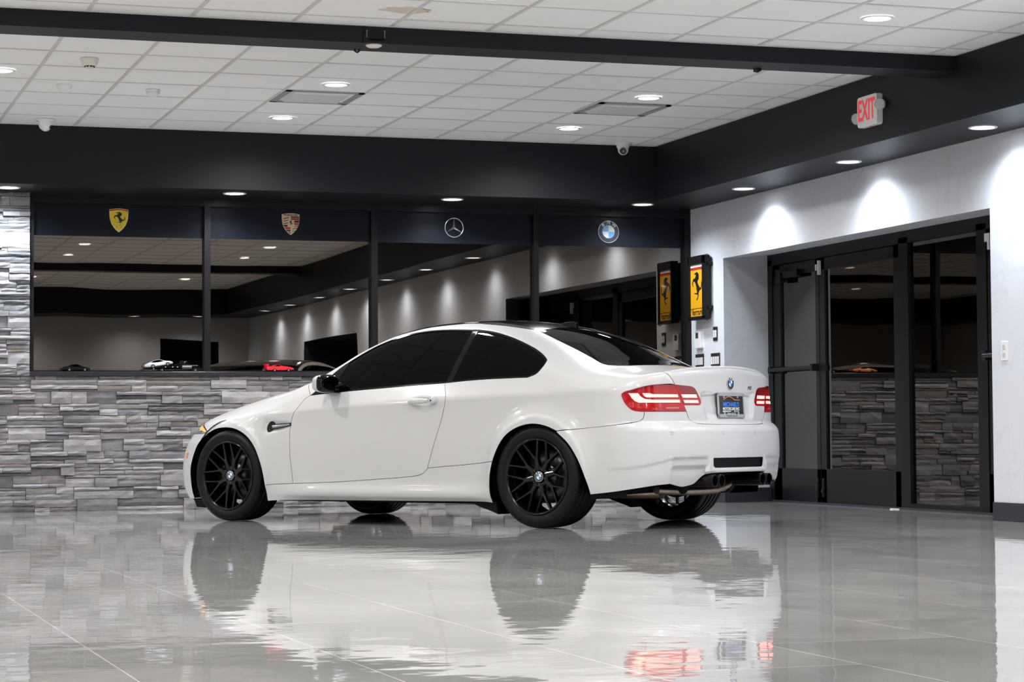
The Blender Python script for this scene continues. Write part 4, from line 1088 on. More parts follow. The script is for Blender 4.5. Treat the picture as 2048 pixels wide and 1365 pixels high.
# ---------------- wheels
def wheel(x, side, Rt, wt, yo, rot, z):
    """wheel root at the hub; outer face towards +y (flipped for the right side)"""
    w = empty('wheel', (x, side * yo, z), 0); w.parent = car
    if side < 0: w.rotation_euler = (0, 0, PI)
    w.scale = (1, 1, 1)
    t = MB(); R0 = .243; h = wt
    prof = [(R0, -.004), (R0 + .014, .006), (R0 + .045, .012), (Rt - .030, .009), (Rt - .012, -.004), (Rt - .004, -.022)]
    for g0 in (.055, .10, .145, .19):
        prof += [(Rt - .001, -g0 + .006), (Rt - .008, -g0 + .004), (Rt - .008, -g0 - .004), (Rt - .001, -g0 - .006)]
    prof += [(Rt - .006, -h + .014), (Rt - .014, -h - .002), (Rt - .035, -h - .010), (R0 + .03, -h - .008), (R0, -h + .006)]
    t.lathe(prof, 96, (0, 0, 0), 'y')
    # shoulder tread blocks
    for k in range(72):
        a = 2 * PI * k / 72
        c, s_ = math.cos(a), math.sin(a); u = Vector((-s_, 0, c)); rr = Vector((c, 0, s_))
        p = rr * (Rt - .006) + Vector((0, -.026, 0))
        q1 = [p + u * .0105 + Vector((0, -.014, 0)), p - u * .0105 + Vector((0, -.014, 0)), p - u * .0095 + Vector((0, .016, 0)) - rr * .005, p + u * .0095 + Vector((0, .016, 0)) - rr * .005]
        t.add([v for v in q1] + [v + rr * .0058 for v in q1], [(0, 3, 2, 1), (4, 5, 6, 7), (0, 1, 5, 4), (1, 2, 6, 5), (2, 3, 7, 6), (3, 0, 4, 7)])
    t.build('tire', rubber, w)
    r = MB()
    r.lathe([(R0 + .006, .004), (R0 + .003, .010), (R0 - .005, .008), (R0 - .012, -.004), (R0 - .018, -.03), (R0 - .026, -.10), (R0 - .018, -.20), (R0 + .004, -h + .01)], 96, (0, 0, 0), 'y')
    def bar(p0, p1, w0, w1, d0, d1):
        """tapered spoke bar between (r, angle, y) points with a ridged face"""
        a0 = Vector((p0[0] * math.cos(p0[1]), p0[2], p0[0] * math.sin(p0[1]))); a1 = Vector((p1[0] * math.cos(p1[1]), p1[2], p1[0] * math.sin(p1[1])))
        d = (a1 - a0).normalized(); sd_ = d.cross(Vector((0, 1, 0))).normalized()
        vs = []
        for a, w_, dd in ((a0, w0, d0), (a1, w1, d1)):
            vs += [a - sd_ * w_ * 1.25 - Vector((0, dd, 0)), a - sd_ * w_, a - sd_ * w_ * .55 + Vector((0, .004, 0)), a + sd_ * w_ * .55 + Vector((0, .004, 0)), a + sd_ * w_, a + sd_ * w_ * 1.25 - Vector((0, dd, 0))]
        r.add(vs, [(i, i + 1, i + 7, i + 6) for i in range(5)] + [(5, 0, 6, 11)] + [(0, 5, 4, 3, 2, 1), (6, 7, 8, 9, 10, 11)], False)
    for k in range(8):
        a = rot + k * PI / 4
        da = math.radians(14.2)
        bar((.050, a, -.030), (.128, a, -.028), .017, .013, .030, .026)
        for s_ in (-1, 1):
            a_mid = a + s_ * math.radians(3.0)
            bar((.118, a_mid, -.028), (R0 - .010, a + s_ * da, -.004), .0085, .0062, .026, .022)
    r.lathe([(.001, -.062), (.066, -.062), (.070, -.034), (.062, -.027), (.046, -.030), (.042, -.036), (.001, -.036)], 48, (0, 0, 0), 'y')
    r.build('rim', wheel_black, w)
    for k in range(5):
        bl = MB(); a = rot + .3 + k * 2 * PI / 5; bl.lathe([(.001, -.022), (.008, -.022), (.0095, -.034)], 6, (.052 * math.cos(a), 0, .052 * math.sin(a)), 'y', smooth=False)
        bl.build('wheel_bolt', dark_metal, w)
    bd = MB(); bd.lathe([(.06, -.12), (.175, -.12), (.175, -.145), (.06, -.145)], 64, (0, 0, 0), 'y', closed=True); bd.lathe([(.001, -.09), (.085, -.09), (.09, -.13)], 48, (0, 0, 0), 'y')
    bd.build('brake_disc', brake, w)
    cp = MB(); cp.lathe([(.115, -.10), (.188, -.10), (.188, -.165), (.115, -.165)], 16, (0, 0, 0), 'y', closed=True, a0=-.5 if x > -1 else PI - .5, a1=.5 if x > -1 else PI + .5); cp.build('brake_caliper', dark_metal, w)
    roundel(w, (0, -.030, 0), (-1, 0, 0), (0, 0, 1), .0335, 'hub_cap')
    return w
blue_e = mat('emblem_blue', (.02, .20, .62), .25, coat=1.); white_e = mat('emblem_white', (.82, .84, .86), .25, coat=1.); black_e = mat('emblem_black', (.008, .008, .010), .2, coat=1.)
silver_e = mat('emblem_silver', (.72, .73, .75), .18, .9)
def roundel(parent, c, ux, uy, R, name, mats=None, letters=True, depth=.004):
    """round badge: silver rim, black ring, four blue and white quarters, three letters on the ring"""
    cb, cw, ck, cs = mats or (blue_e, white_e, black_e, silver_e)
    ux = Vector(ux).normalized(); uy = Vector(uy).normalized(); n = ux.cross(uy); o = Vector(c)
    b = MB()
    def ringf(r0, r1, d, mi, seg=48, a0=0, a1=2 * PI):
        m = seg + 1; vs = []
        for i in range(m):
            a = a0 + (a1 - a0) * i / seg; e = ux * math.cos(a) + uy * math.sin(a); vs += [o + e * r0 + n * d, o + e * r1 + n * d]
        b.add(vs, [(2 * i, 2 * i + 1, 2 * i + 3, 2 * i + 2) for i in range(seg)], False, mi)
    vs = []
    for i in range(48):
        a = 2 * PI * i / 48; e = ux * math.cos(a) + uy * math.sin(a); vs += [o + e * R, o + e * R + n * depth]
    b.add(vs, [(2 * i, (2 * i + 2) % 96, (2 * i + 3) % 96, 2 * i + 1) for i in range(48)], True, 3)
    ringf(R * .95, R, depth, 3); ringf(R * .60, R * .95, depth, 2); ringf(R * .57, R * .60, depth * 1.05, 3)
    for k, mi in enumerate((1, 0, 1, 0)):
        ringf(0, R * .57, depth * 1.02, mi, 12, k * PI / 2, (k + 1) * PI / 2)
    ob = b.build(name, [cb, cw, ck, cs], parent, normals_fix=False)
    if letters and R > .03:
        for ch, a in (('B', PI / 2 + .72), ('M', PI / 2), ('W', PI / 2 - .72)):
            e = ux * math.cos(a) + uy * math.sin(a); tx = ux * math.sin(a) - uy * math.cos(a)
            text_mesh('lettering', ch, R * .42, cw, ob, frame_mat(o + e * R * .775 + n * (depth + .0008), tx, e), .0003, bold=R * .008)
    return ob
wheel(0, 1, .327, .245, .884, .34, .327); wheel(0, -1, .327, .245, .884, .1, .327)
wheel(RW, 1, .334, .265, .890, math.radians(32.5), .334); wheel(RW, -1, .334, .265, .890, .25, .334)
# ---------------- trim: badges, plate, handle, vent, mirror, aerial
p, n = at_rear(0., .930, .001)
nz = Vector(n); uy = (Vector((0, 0, 1)) - nz * nz.z).normalized(); ux = uy.cross(nz)
rd = roundel(lid, p, ux, uy, .039, 'badge', depth=.006)
p, n = at_rear(-.262, .902, .001); nz = Vector(n); uy = (Vector((0, 0, 1)) - nz * nz.z).normalized(); ux = uy.cross(nz)
text_mesh('model_badge', 'M3', .034, dark_metal, lid, frame_mat(p, ux, uy), .0012, sx=1.3, shear=.35)
tr_ = MB()
# plate: tilted with the pocket
p1, _ = at_rear(0, .862, .0); p2, _ = at_rear(0, .708, .0)
pc = Vector(((p1[0] + p2[0]) / 2 - .012, 0, .787)); uyp = Vector((.055, 0, 1)).normalized(); uxp = Vector((0, -1, 0)); nzp = uxp.cross(uyp)
pl = MB(); hw_, hh_ = .158, .080
rect = lambda w, h: [(-w, -h), (w, -h), (w, h), (-w, h)]
pl.prism(rect(hw_ - .008, hh_ - .008), nzp * .004, pc, uxp, uyp); plate = pl.build('license_plate', mat('plate_black', (.015, .015, .018), .35, coat=.5), car)
fr_ = MB()
for (x0, y0, x1, y1) in ((-hw_, -hh_, hw_, -hh_ + .022), (-hw_, hh_ - .020, hw_, hh_), (-hw_, -hh_, -hw_ + .010, hh_), (hw_ - .010, -hh_, hw_, hh_)):
    fr_.prism([(x0, y0), (x1, y0), (x1, y1), (x0, y1)], nzp * .010, pc - nzp * .003, uxp, uyp)
for sx_ in (-.085, .085):
    fr_.prism([(sx_ - .008, hh_ - .020), (sx_ + .008, hh_ - .020), (sx_ + .005, hh_ - .034), (sx_ - .005, hh_ - .034)], nzp * .0095, pc - nzp * .003, uxp, uyp)
    fr_.prism([(sx_ - .010, -hh_ + .022), (sx_ + .010, -hh_ + .022), (sx_ + .004, -hh_ + .038), (sx_ - .004, -hh_ + .038)], nzp * .0095, pc - nzp * .003, uxp, uyp)
fr_.build('plate_frame', mat('plate_frame_silver', (.55, .56, .58), .28, .55), plate)
pb = MB(); pb.prism(rect(hw_ - .004, hh_ - .004), nzp * -.010, pc, uxp, uyp); pb.build('plate_holder', under_black, plate)
def ptxt(s_, u, v, size, m, sx=1., bold=0., shear=0.): 
    text_mesh('plate_lettering', s_, size, m, plate, frame_mat(pc + uxp * u + uyp * v + nzp * .0046, uxp, uyp), .0003, sx=sx, bold=bold, shear=shear)
t_blue = mat('plate_blue', (.05, .22, .80), .4, emit=(.05, .2, .8), emit_s=.0); t_white = mat('plate_white', (.80, .80, .80), .4); t_or = mat('plate_orange', (.85, .38, .06), .4)
ptxt("MICHAEL'S", 0, .004, .040, t_blue, 1.02, .0012); ptxt('MOTORCARS INC', 0, -.024, .026, t_white, .98, .0006)
ptxt('SINCE 1986', .062, -.040, .013, t_white, .9); ptxt('Neptune City, NJ', 0, -.053, .014, t_white)
sw = MB(); sw.prism([(-.105, -.044), (-.005, -.042), (-.005, -.037), (-.105, -.036)], nzp * .001, pc + nzp * .004, uxp, uyp); sw.build('plate_stripe', t_white, plate)
arc = []
for i in range(17):
    t_ = i / 16; arc.append((-.09 + .20 * t_, .036 + .022 * math.sin(PI * min(1, t_ * 1.45)) * (1 if t_ < .69 else 0) + (.0 if t_ < .69 else .003 * (1 - t_))))
sw = MB()
lo_ = [(u, v - .0035) for u, v in arc]
for i in range(16):
    sw.prism([lo_[i], lo_[i + 1], arc[i + 1], arc[i]], nzp * .001, pc + nzp * .004, uxp, uyp)
sw.build('plate_swoosh', t_or, plate)
text_mesh('frame_lettering', 'MichaelsMotorcars.com', .014, dark_metal, plate, frame_mat(pc + uyp * (-hh_ + .011) + nzp * .0074, uxp, uyp), .0002)
# door handles
for sd in (1, -1):
    hgt = MB(); N1 = 14; vs = []
    for i in range(N1 + 1):
        t_ = i / N1; x_ = -1.690 - .175 * t_; z_ = .832 + .003 * t_
        pp, nn = at_side(x_, z_, 0); y_ = .886 + .028 * math.sin(PI * min(1, t_ * 1.15) * .87) 
        hh2 = .010 + .010 * math.sin(PI * (t_ * .8 + .12))
        for k in range(8):
            a = 2 * PI * k / 8; vs.append((x_, sd * (y_ + .010 * math.cos(a)), z_ + hh2 * math.sin(a)))
    hgt.add(vs, [(i * 8 + k, i * 8 + (k + 1) % 8, (i + 1) * 8 + (k + 1) % 8, (i + 1) * 8 + k) for i in range(N1) for k in range(8)], True)
    hgt.add(vs[:8], [tuple(range(8))]); hgt.add(vs[-8:], [tuple(range(8))])
    ho = hgt.build('door_handle', white_paint, car)
    kp = MB(); pr = [(.001, .900), (.016, .900), (.023, .896), (.026, .886), (.027, .865)]
    kp.lathe([(r_, sd * y_) for r_, y_ in pr], 24, (-1.900, 0, .838), 'y'); kb = kp.build('lock_cover', white_paint, ho)
    kk = MB(); kk.lathe([(.001, sd * .902), (.006, sd * .902), (.007, sd * .899)], 16, (-1.893, 0, .838), 'y'); kk.build('key_lock', dark_metal, ho)
# side vents in the fenders
for sd in (1, -1):
    v_ = MB()
    pts_ = []
    for i in range(20):
        a = 2 * PI * i / 20; pts_.append((-.410 + .040 * math.cos(a) - .012 * math.sin(a), .674 + .040 * math.sin(a)))
    q1 = []
    for u, v in pts_:
        pp, _ = at_side(u, v, .0015); q1.append((pp[0], sd * pp[1], pp[2]))
    v_.add(q1, [tuple(range(20))]); v_.build('fender_vent', void, car, normals_fix=False)
    v_ = MB()
    for (za, zb, yy, mm) in ((-.010, .012, .004, 0), (-.014, -.010, .003, 0)):
        pass
    prof = [(-.435, .664, .684), (-.48, .668, .687), (-.54, .675, .691), (-.603, .684, .694)]
    vs = []
    for x_, z0_, z1_ in prof:
        pp, _ = at_side(x_, (z0_ + z1_) / 2, 0); y0_ = .874
        vs += [(x_, sd * (y0_ - .004), z0_ - .004), (x_, sd * (y0_ + .007), z0_), (x_, sd * (y0_ + .010), (z0_ + z1_) / 2), (x_, sd * (y0_ + .007), z1_), (x_, sd * (y0_ - .004), z1_ + .003)]
    v_.add(vs, [(i * 5 + k, i * 5 + k + 1, i * 5 + 6 + k, i * 5 + 5 + k) for i in range(3) for k in range(4)], True)
    v_.add(vs[:5], [tuple(range(5))]); v_.add(vs[-5:], [tuple(range(5))])
    v_.build('vent_gill', mat('smoked_chrome', (.38, .38, .40), .2, 1.), car)
    v_ = MB(); vs = []
    for x_, z0_, z1_ in [(-.430, .652, .690), (-.48, .658, .693), (-.54, .667, .697), (-.611, .678, .700)]:
        vs += [(x_, sd * .8785, z0_), (x_, sd * .8785, z1_)]
    v_.add(vs, [(0, 1, 3, 2), (2, 3, 5, 4), (4, 5, 7, 6)]); v_.build('vent_surround', black_gloss, car, normals_fix=False)
# mirrors
for sd in (1, -1):
    c0 = Vector((-.985, sd * .918, .966)); mr = MB(); wb = MB()
    def shell_(b, x_sign, a0, a1, ex):
        nu, nv = 14, 28; vs = []
        for i in range(nu + 1):
            t_ = i / nu * PI / 2
            for k in range(nv):
                a = 2 * PI * k / nv; ca_, sa_ = math.cos(a), math.sin(a)
                rr = (abs(ca_) ** 4 + abs(sa_) ** 4) ** (-1 / 4)
                sc_ = math.sin(t_) ** .75
                yy_ = rr * ca_ * .108 * sc_; zz_ = rr * sa_ * .064 * sc_
                if yy_ * 1 > 0: zz_ *= 1 - .10 * yy_ / .1
                vs.append((c0.x + x_sign * ex * math.cos(t_) ** .9, c0.y + sd * yy_, c0.z + zz_ + .02 * (yy_ / .1) * 0))
        b.add(vs, [(i * nv + k, i * nv + (k + 1) % nv, (i + 1) * nv + (k + 1) % nv, (i + 1) * nv + k) for i in range(nu) for k in range(nv)], True)
    shell_(wb, 1, 0, 0, .085)
    wm_ = wb.build('mirror_cap', white_paint, car)
    shell_(mr, -1, 0, 0, .035)
    mr.prism([(-.04, -.045), (.05, -.03), (.10, -.02), (.10, .01), (-.04, -.01)], (0, -sd * .05, 0), (c0.x, c0.y - sd * .06, c0.z - .02), (1, 0, 0), (0, 0, 1))
    mr.tube([(c0.x - .01, c0.y - sd * .05, c0.z - .03), (c0.x - .02, sd * .80, .945)], [.030, .034], 12)
    mh = mr.build('mirror_housing', black_gloss, car)
    gg = MB(); gg.prism([(.080 * math.cos(a), .050 * math.sin(a)) for a in [2 * PI * k / 24 for k in range(24)]], (-.002, 0, 0), (c0.x - .0345, c0.y, c0.z), (0, 1, 0), (0, 0, 1)); gg.build('mirror_glass', mat('dark_mirror', (.25, .26, .28), .02, 1.), mh)
# roof aerial
a_ = MB(); vs = []; NS = 10
for i in range(NS + 1):
    t_ = i / NS; x_ = -2.30 - .16 * t_; h_ = .052 * (t_ ** .8) * (1 if t_ < .9 else .8); w_ = .022 * (1 - .5 * t_) * min(1, .25 + t_ * 3)
    zt = at_top(x_, 0)[0][2] - .003
    vs += [(x_, -w_, zt), (x_, -w_ * .5, zt + h_ * .7), (x_, 0, zt + h_), (x_, w_ * .5, zt + h_ * .7), (x_, w_, zt)]
a_.add(vs, [(i * 5 + k, i * 5 + k + 1, i * 5 + 6 + k, i * 5 + 5 + k) for i in range(NS) for k in range(4)], True); a_.add(vs[-5:], [tuple(range(5))]); a_.add(vs[:5], [tuple(range(5))])
a_.build('roof_aerial', black_gloss, car)

# ------------------------------------------------------------------ downlights
disc_neutral = mat('lit_downlight', (1, 1, 1), .5, emit=(1., .965, .93), emit_s=5.)
disc_cool = mat('lit_soffit_downlight', (1, 1, 1), .5, emit=(.93, .96, 1.), emit_s=5.)
def downlight(x, y, z, label, cool=False, power=60, group=None, r=.075, cone=150, rim=.098):
    o = empty('downlight', (x, y, z), 0, label, 'light', group)
    b = MB(); b.lathe([(rim, 0), (rim, -.004), (rim - .006, -.008), (r + .004, -.006), (r, .0)], 40)
    b.build('trim_ring', trim_white, o)
    b = MB(); b.lathe([(.001, -.0015), (r, -.0015)], 40); b.build('lens', disc_cool if cool else disc_neutral, o, normals_fix=False)
    l = bpy.data.lights.new('lamp', 'SPOT'); l.energy = power; l.spot_size = math.radians(cone); l.spot_blend = 1.; l.shadow_soft_size = .07
    l.color = (.80, .89, 1.) if cool else (1., .97, .945)
    lo = bpy.data.objects.new('lamp', l); COL.objects.link(lo); lo.parent = o; lo.location = (0, 0, -.03)
    return o
row = {15.66: 'in the ceiling row nearer the beam', 17.42: 'in the ceiling row nearer the windows'}
PC, PS = 70, 26
lx = {1.515: 'leftmost', 3.853: 'middle', 6.244: 'rightmost'}
for y in (17.42, 15.66, 12.0, 9.1, 7.4, 4.65, 2.9):
    for x in (-3.27, -.87, 1.515, 3.853, 6.244):
        zz = ZC if y > 13 else ZC2
        if y > 13 and x > 1:
            if (x, y) == (1.515, 15.66): lb = 'round ceiling downlight cut by the left edge, its glow near the dome detector'
            elif x == 1.515: continue
            elif y == 15.66: lb = 'round ceiling downlight just beyond the %s air vent' % ('left' if x < 5 else 'right') if 0 else 'round ceiling downlight beside the %s air vent, nearer the beam' % ('left' if x < 5 else 'right')
            else: lb = 'round ceiling downlight between the %s air vent and the navy soffit' % ('left' if x < 5 else 'right')
            g = None
        elif y == 12.0 and x > 3: lb = 'round ceiling downlight at the %s, in front of the dark beam' % ('top edge of the picture' if x < 5 else 'upper right near the beam'); g = None
        else: lb = 'round downlight in the ceiling behind the viewer or off to the left'; g = 'downlights outside the frame'
        downlight(x, y, zz, lb, False, PC * .9, g, cone=166)
for x, lb in ((1.861, 'round downlight in the soffit above the stone column'), (3.71, 'round downlight in the soffit above the mullion between first and second window'),
              (5.60, 'round downlight in the soffit above the star emblem'), (7.354, 'round downlight in the soffit at the inside corner, above the blue and white emblem')):
    downlight(x, 18.61, ZS, lb, True, PS * (2.2 if x < 2 else 1.25))
for y, lb in ((17.19, 'farthest downlight in the right-hand soffit, next to the corner'), (15.27, 'middle downlight in the right-hand soffit, below the exit sign'), (13.30, 'nearest downlight in the right-hand soffit, at the right edge')):
    downlight(7.69, y, ZS, lb, True, PS * 1.1)
for y in (11.4, 9.5, 7.6, 5.7, 3.8, 1.9): downlight(7.69, y, ZS, 'round downlight in a soffit behind the viewer or off to the right', True, PS * 1.35, 'downlights outside the frame')
for x in (.3, 2.2, 4.05, 5.9, 7.0): downlight(x, -.15, ZS, 'round downlight in a soffit behind the viewer or off to the right', True, PS * 1.4, 'downlights outside the frame')
for x in (-.05, -2.0): downlight(x, 18.61, ZS, 'round downlight in a soffit behind the viewer or off to the right', True, PS, 'downlights outside the frame')
# ------------------------------------------------------------------ ceiling fittings
def vent(x0, y0, label):
    o = empty('air_vent', (x0 + .3, y0 + .3, ZC), 0, label, 'vent')
    b = MB(); h = .292
    for (a, c, d, e) in ((-h, -h, h, -h + .045), (-h, h - .045, h, h), (-h, -h, -h + .045, h), (h - .045, -h, h, h)): b.box((a, c, -.006), (d, e, .004))
    b.build('frame', mat('vent_grey', (.30, .30, .30), .5), o)
    b = MB(); k = .20
    b.add([(-h + .04, -h + .04, .03), (h - .04, -h + .04, .03), (h - .04, h - .04, .03), (-h + .04, h - .04, .03)], [(0, 3, 2, 1)]); b.build('throat', mat('vent_throat', (.05, .05, .05), .6), o, normals_fix=False)
    b = MB(); b.add([(-k, -k, -.014), (k, -k, -.014), (k, k, -.014), (-k, k, -.014), (-h + .05, -h + .05, .012), (h - .05, -h + .05, .012), (h - .05, h - .05, .012), (-h + .05, h - .05, .012)],
                    [(0, 3, 2, 1), (0, 1, 5, 4), (1, 2, 6, 5), (2, 3, 7, 6), (3, 0, 4, 7)]); b.build('face_plate', mat('vent_plate', (.62, .62, .61), .5), o)
    return o
vent(3.563, 15.99, 'left square grey air vent in the white tile ceiling'); vent(5.967, 15.97, 'right square grey air vent in the white tile ceiling')
o = empty('smoke_detector', (2.03, 15.04, ZC), 0, 'cream smoke detector with dark slots on the ceiling, largest of the three', 'smoke detector')
b = MB(); b.lathe([(.060, .004), (.060, -.008), (.055, -.014), (.052, -.030), (.046, -.042), (.040, -.045), (.001, -.045)], 36); b.build('body', cream, o)
b = MB(); b.lathe([(.030, -.045), (.030, -.058), (.001, -.058)], 24); b.build('sensor_head', cream, o)
b = MB()
for k in range(8):
    a = k * PI / 4 + .2; u = Vector((-math.sin(a), math.cos(a), 0)); c = Vector((.031 * math.cos(a), .031 * math.sin(a), -.051))
    e = Vector((math.cos(a), math.sin(a), 0)) * .002
    b.add([c - u * .008 - e - Vector((0, 0, .004)), c + u * .008 - e - Vector((0, 0, .004)), c + u * .008 + e - Vector((0, 0, .004)), c - u * .008 + e - Vector((0, 0, .004)),
           c - u * .008 - e + Vector((0, 0, .004)), c + u * .008 - e + Vector((0, 0, .004)), c + u * .008 + e + Vector((0, 0, .004)), c - u * .008 + e + Vector((0, 0, .004))],
          [(0, 3, 2, 1), (4, 5, 6, 7), (0, 1, 5, 4), (1, 2, 6, 5), (2, 3, 7, 6), (3, 0, 4, 7)])
b.build('slot', void, o)
o = empty('dome_detector', (2.01, 16.22, ZC), 0, 'small bluish-white dome detector on the ceiling, left of the ribbed one', 'detector')
b = MB(); b.lathe([(.054, .004), (.054, -.005), (.050, -.012), (.040, -.030), (.024, -.044), (.001, -.048)], 36); b.build('dome', trim_white, o)
o = empty('ribbed_detector', (2.652, 16.29, ZC), 0, 'small white detector with a ribbed rim on the ceiling, left of the left vent', 'detector')
b = MB(); b.lathe([(.050, .004), (.050, -.008), (.045, -.010), (.045, -.016), (.050, -.018), (.050, -.024), (.044, -.026), (.042, -.034), (.030, -.042), (.001, -.043)], 36); b.build('body', trim_white, o)
# cameras
o = empty('security_camera', (2.083, 18.04, ZC), 0, 'white dome security camera above the left window, facing sideways', 'security camera')
b = MB(); b.lathe([(.082, .002), (.082, -.006), (.060, -.010)], 36); b.build('mount_plate', trim_white, o)
b = MB(); b.lathe([(.060, -.008), (.057, -.035), (.045, -.065), (.02, -.085), (.001, -.090)], 36, (.008, 0, 0)); b.build('dome', trim_white, o)
b = MB(); b.tube([(.03, -.02, -.05), (.055, -.03, -.062)], .017, 16); b.build('camera_eye', dark_metal, o)
o = empty('security_camera', (7.014, 18.2, ZC), 0, 'white ball security camera with black lens at the soffit corner', 'security camera')
b = MB(); b.lathe([(.082, .002), (.082, -.006), (.060, -.010)], 36); b.build('mount_plate', trim_white, o)
b = MB(); b.lathe([(.058, -.008), (.056, -.030), (.045, -.045)], 36); b.build('socket', trim_white, o)
b = MB(); b.lathe([(.001, .046)] + [(.046 * math.sin(a), .046 * math.cos(a)) for a in [PI * k / 16 for k in range(1, 16)]] + [(.001, -.046)], 32, (0, -.005, -.055)); b.build('ball', trim_white, o)
b = MB(); b.tube([(-.012, -.035, -.068), (-.018, -.060, -.076)], [.030, .027], 24); b.build('camera_eye', black_gloss, o)
b = MB(); b.tube([(-.018, -.060, -.076), (-.0185, -.062, -.0765)], [.012, .012], 20); b.build('lens_ring', mat('lens_grey', (.12, .12, .13), .2), o)
# motion sensor hanging under the beam
o = empty('beam_sensor', (3.47, 13.17, BZ), 0, 'cream round sensor on a black bracket under the dark beam', 'sensor')
b = MB(); b.lathe([(.001, .0), (.030, 0), (.046, -.006), (.050, -.014), (.050, -.020), (.044, -.028), (.032, -.034), (.001, -.035)], 36, (0, -.02, .02)); b.build('sensor_disc', cream, o)
b = MB()
for dx in (-.065, .045): b.tube([(dx, -.105, .07), (dx, -.105, .03)], .004, 8); b.lathe([(.001, .076), (.006, .076), (.006, .066)], 10, (dx, -.105, 0))
b.build('bracket_screw', mat('dull_steel', (.2, .2, .2), .4, .8), o)
b = MB(); b.box((-.085, -.10, .0), (.07, -.092, .06)); b.box((-.05, -.10, .018), (.05, .03, .024)); b.build('bracket', frame_black, o)
b = MB(); b.tube([(-.065, -.105, .06), (-.075, -.106, .09), (-.095, -.108, .12), (-.12, -.10, .14)], .002, 6); b.build('wire', frame_black, o)
b = MB(); b.tube([(3.39, 13.30, BZ + .005), (3.39, 13.30, BZ - .012), (3.405, 13.30, BZ - .022), (3.42, 13.30, BZ - .012), (3.42, 13.30, BZ + .005)], .006, 8)
tag(b.build('ceiling_clip', frame_black), 'small black clip under the dark beam, left of the cream sensor', 'clip')
b = MB(); b.box((6.055, 13.30, BZ - .018), (6.085, 13.36, BZ + .005)); b.box((6.06, 13.31, BZ - .024), (6.075, 13.34, BZ - .016))
tag(b.build('ceiling_clip', frame_black), 'small black clip under the dark beam, towards its right end', 'clip')
# exit sign with two lamp heads
o = empty('exit_sign', (XF, 14.245, 2.855), 0, 'white emergency sign with red EXIT letters and two round lamp heads on the navy soffit', 'exit sign')
def rrect(w, h, r, n=6):
    P = []
    for cx, cy, a0 in ((w - r, h - r, 0), (-w + r, h - r, PI / 2), (-w + r, -h + r, PI), (w - r, -h + r, 1.5 * PI)):
        for k in range(n + 1):
            a = a0 + PI / 2 * k / n; P.append((cx + r * math.cos(a), cy + r * math.sin(a)))
    return P
UY, UZ = (0, -1, 0), (0, 0, 1)    # looking towards +x: right-hand direction is -y
b = MB(); b.prism(rrect(.145, .108, .022), (-.050, 0, 0), (0, 0, 0), UY, UZ, bevel=.006); b.build('housing', mat('sign_white', (.86, .86, .85), .4), o)
exr = mat('exit_red', (.85, .05, .05), .4, emit=(1, .05, .06), emit_s=.10)
text_mesh('exit_lettering', 'EXIT', .205, exr, o, frame_mat((-.0515, -.0, -.0), UY, UZ), .0006, sx=.62, bold=.004)
for s_, nm in ((-1, 1), (1, 1)):
    cy = -s_ * (.192 if s_ > 0 else .168); hd = empty('lamp_head', (-.042 if s_ > 0 else -.038, cy, .022 if s_ > 0 else -.035), 0); hd.parent = o
    b = MB(); ax = Vector((-.55, -.55 if s_ > 0 else -.30, -.12)).normalized(); R_ = ax.to_track_quat('Z', 'Y').to_matrix()
    t = MB(); t.lathe([(.001, -.035), (.022, -.032), (.036, -.015), (.040, .005), (.040, .014), (.036, .018)], 28)
    t.v = [tuple(R_ @ Vector(v)) for v in t.v]; t.build('lamp_shell', mat('lamp_head_grey', (.52, .52, .50), .35), hd)
    t = MB(); t.lathe([(.001, .021), (.020, .020), (.036, .017)], 28); t.v = [tuple(R_ @ Vector(v)) for v in t.v]; t.build('lamp_lens', mat('lamp_lens', (.55, .56, .55), .12, bump=(120, .8, .01)), hd)
    t = MB(); t.tube([(0, 0, 0), (.012, s_ * .06, 0)], .014, 10); t.build('lamp_arm', MATS['lamp_head_grey'], hd)
t = MB(); t.lathe([(.001, -.112), (.006, -.112), (.007, -.106)], 10, (-.025, -.02, 0)); t.build('test_button', exr, o)
# ------------------------------------------------------------------ emblems on the header band
yellow = mat('emblem_yellow', (.80, .60, .02), .35); red_e = mat('emblem_red', (.42, .02, .02), .35); gold_e = mat('emblem_gold', (.72, .52, .32), .35); green_e = mat('emblem_green', (.02, .22, .07), .4)
YE = YP - .0045
UX, UZ2 = (1, 0, 0), (0, 0, 1)
def face(b, poly, z, mi=0, o=(0, 0, 0), ux=UX, uy=UZ2, d=(0, -.0012, 0)):
    """flat raised piece; z lifts it towards the room"""
    n = Vector(d).normalized(); b.prism(poly, d, Vector(o) + n * z, ux, uy, mi=mi)
def shield(w, top, bot, k=1.0, crown=.07):
    P = []
    for i in range(9): t = i / 8; x = w * (1 - 2 * t); P.append((x, top + crown * w * 2 * (1 - (1 - 2 * t) ** 2)))
    n = 18
    for i in range(1, n + 1):
        t = i / n; P.append((-w * (1 - t ** 3.1) ** .95, top - (top - bot) * t))
    Q = [(-x, y) for x, y in P[9:-1]][::-1]
    return P + Q
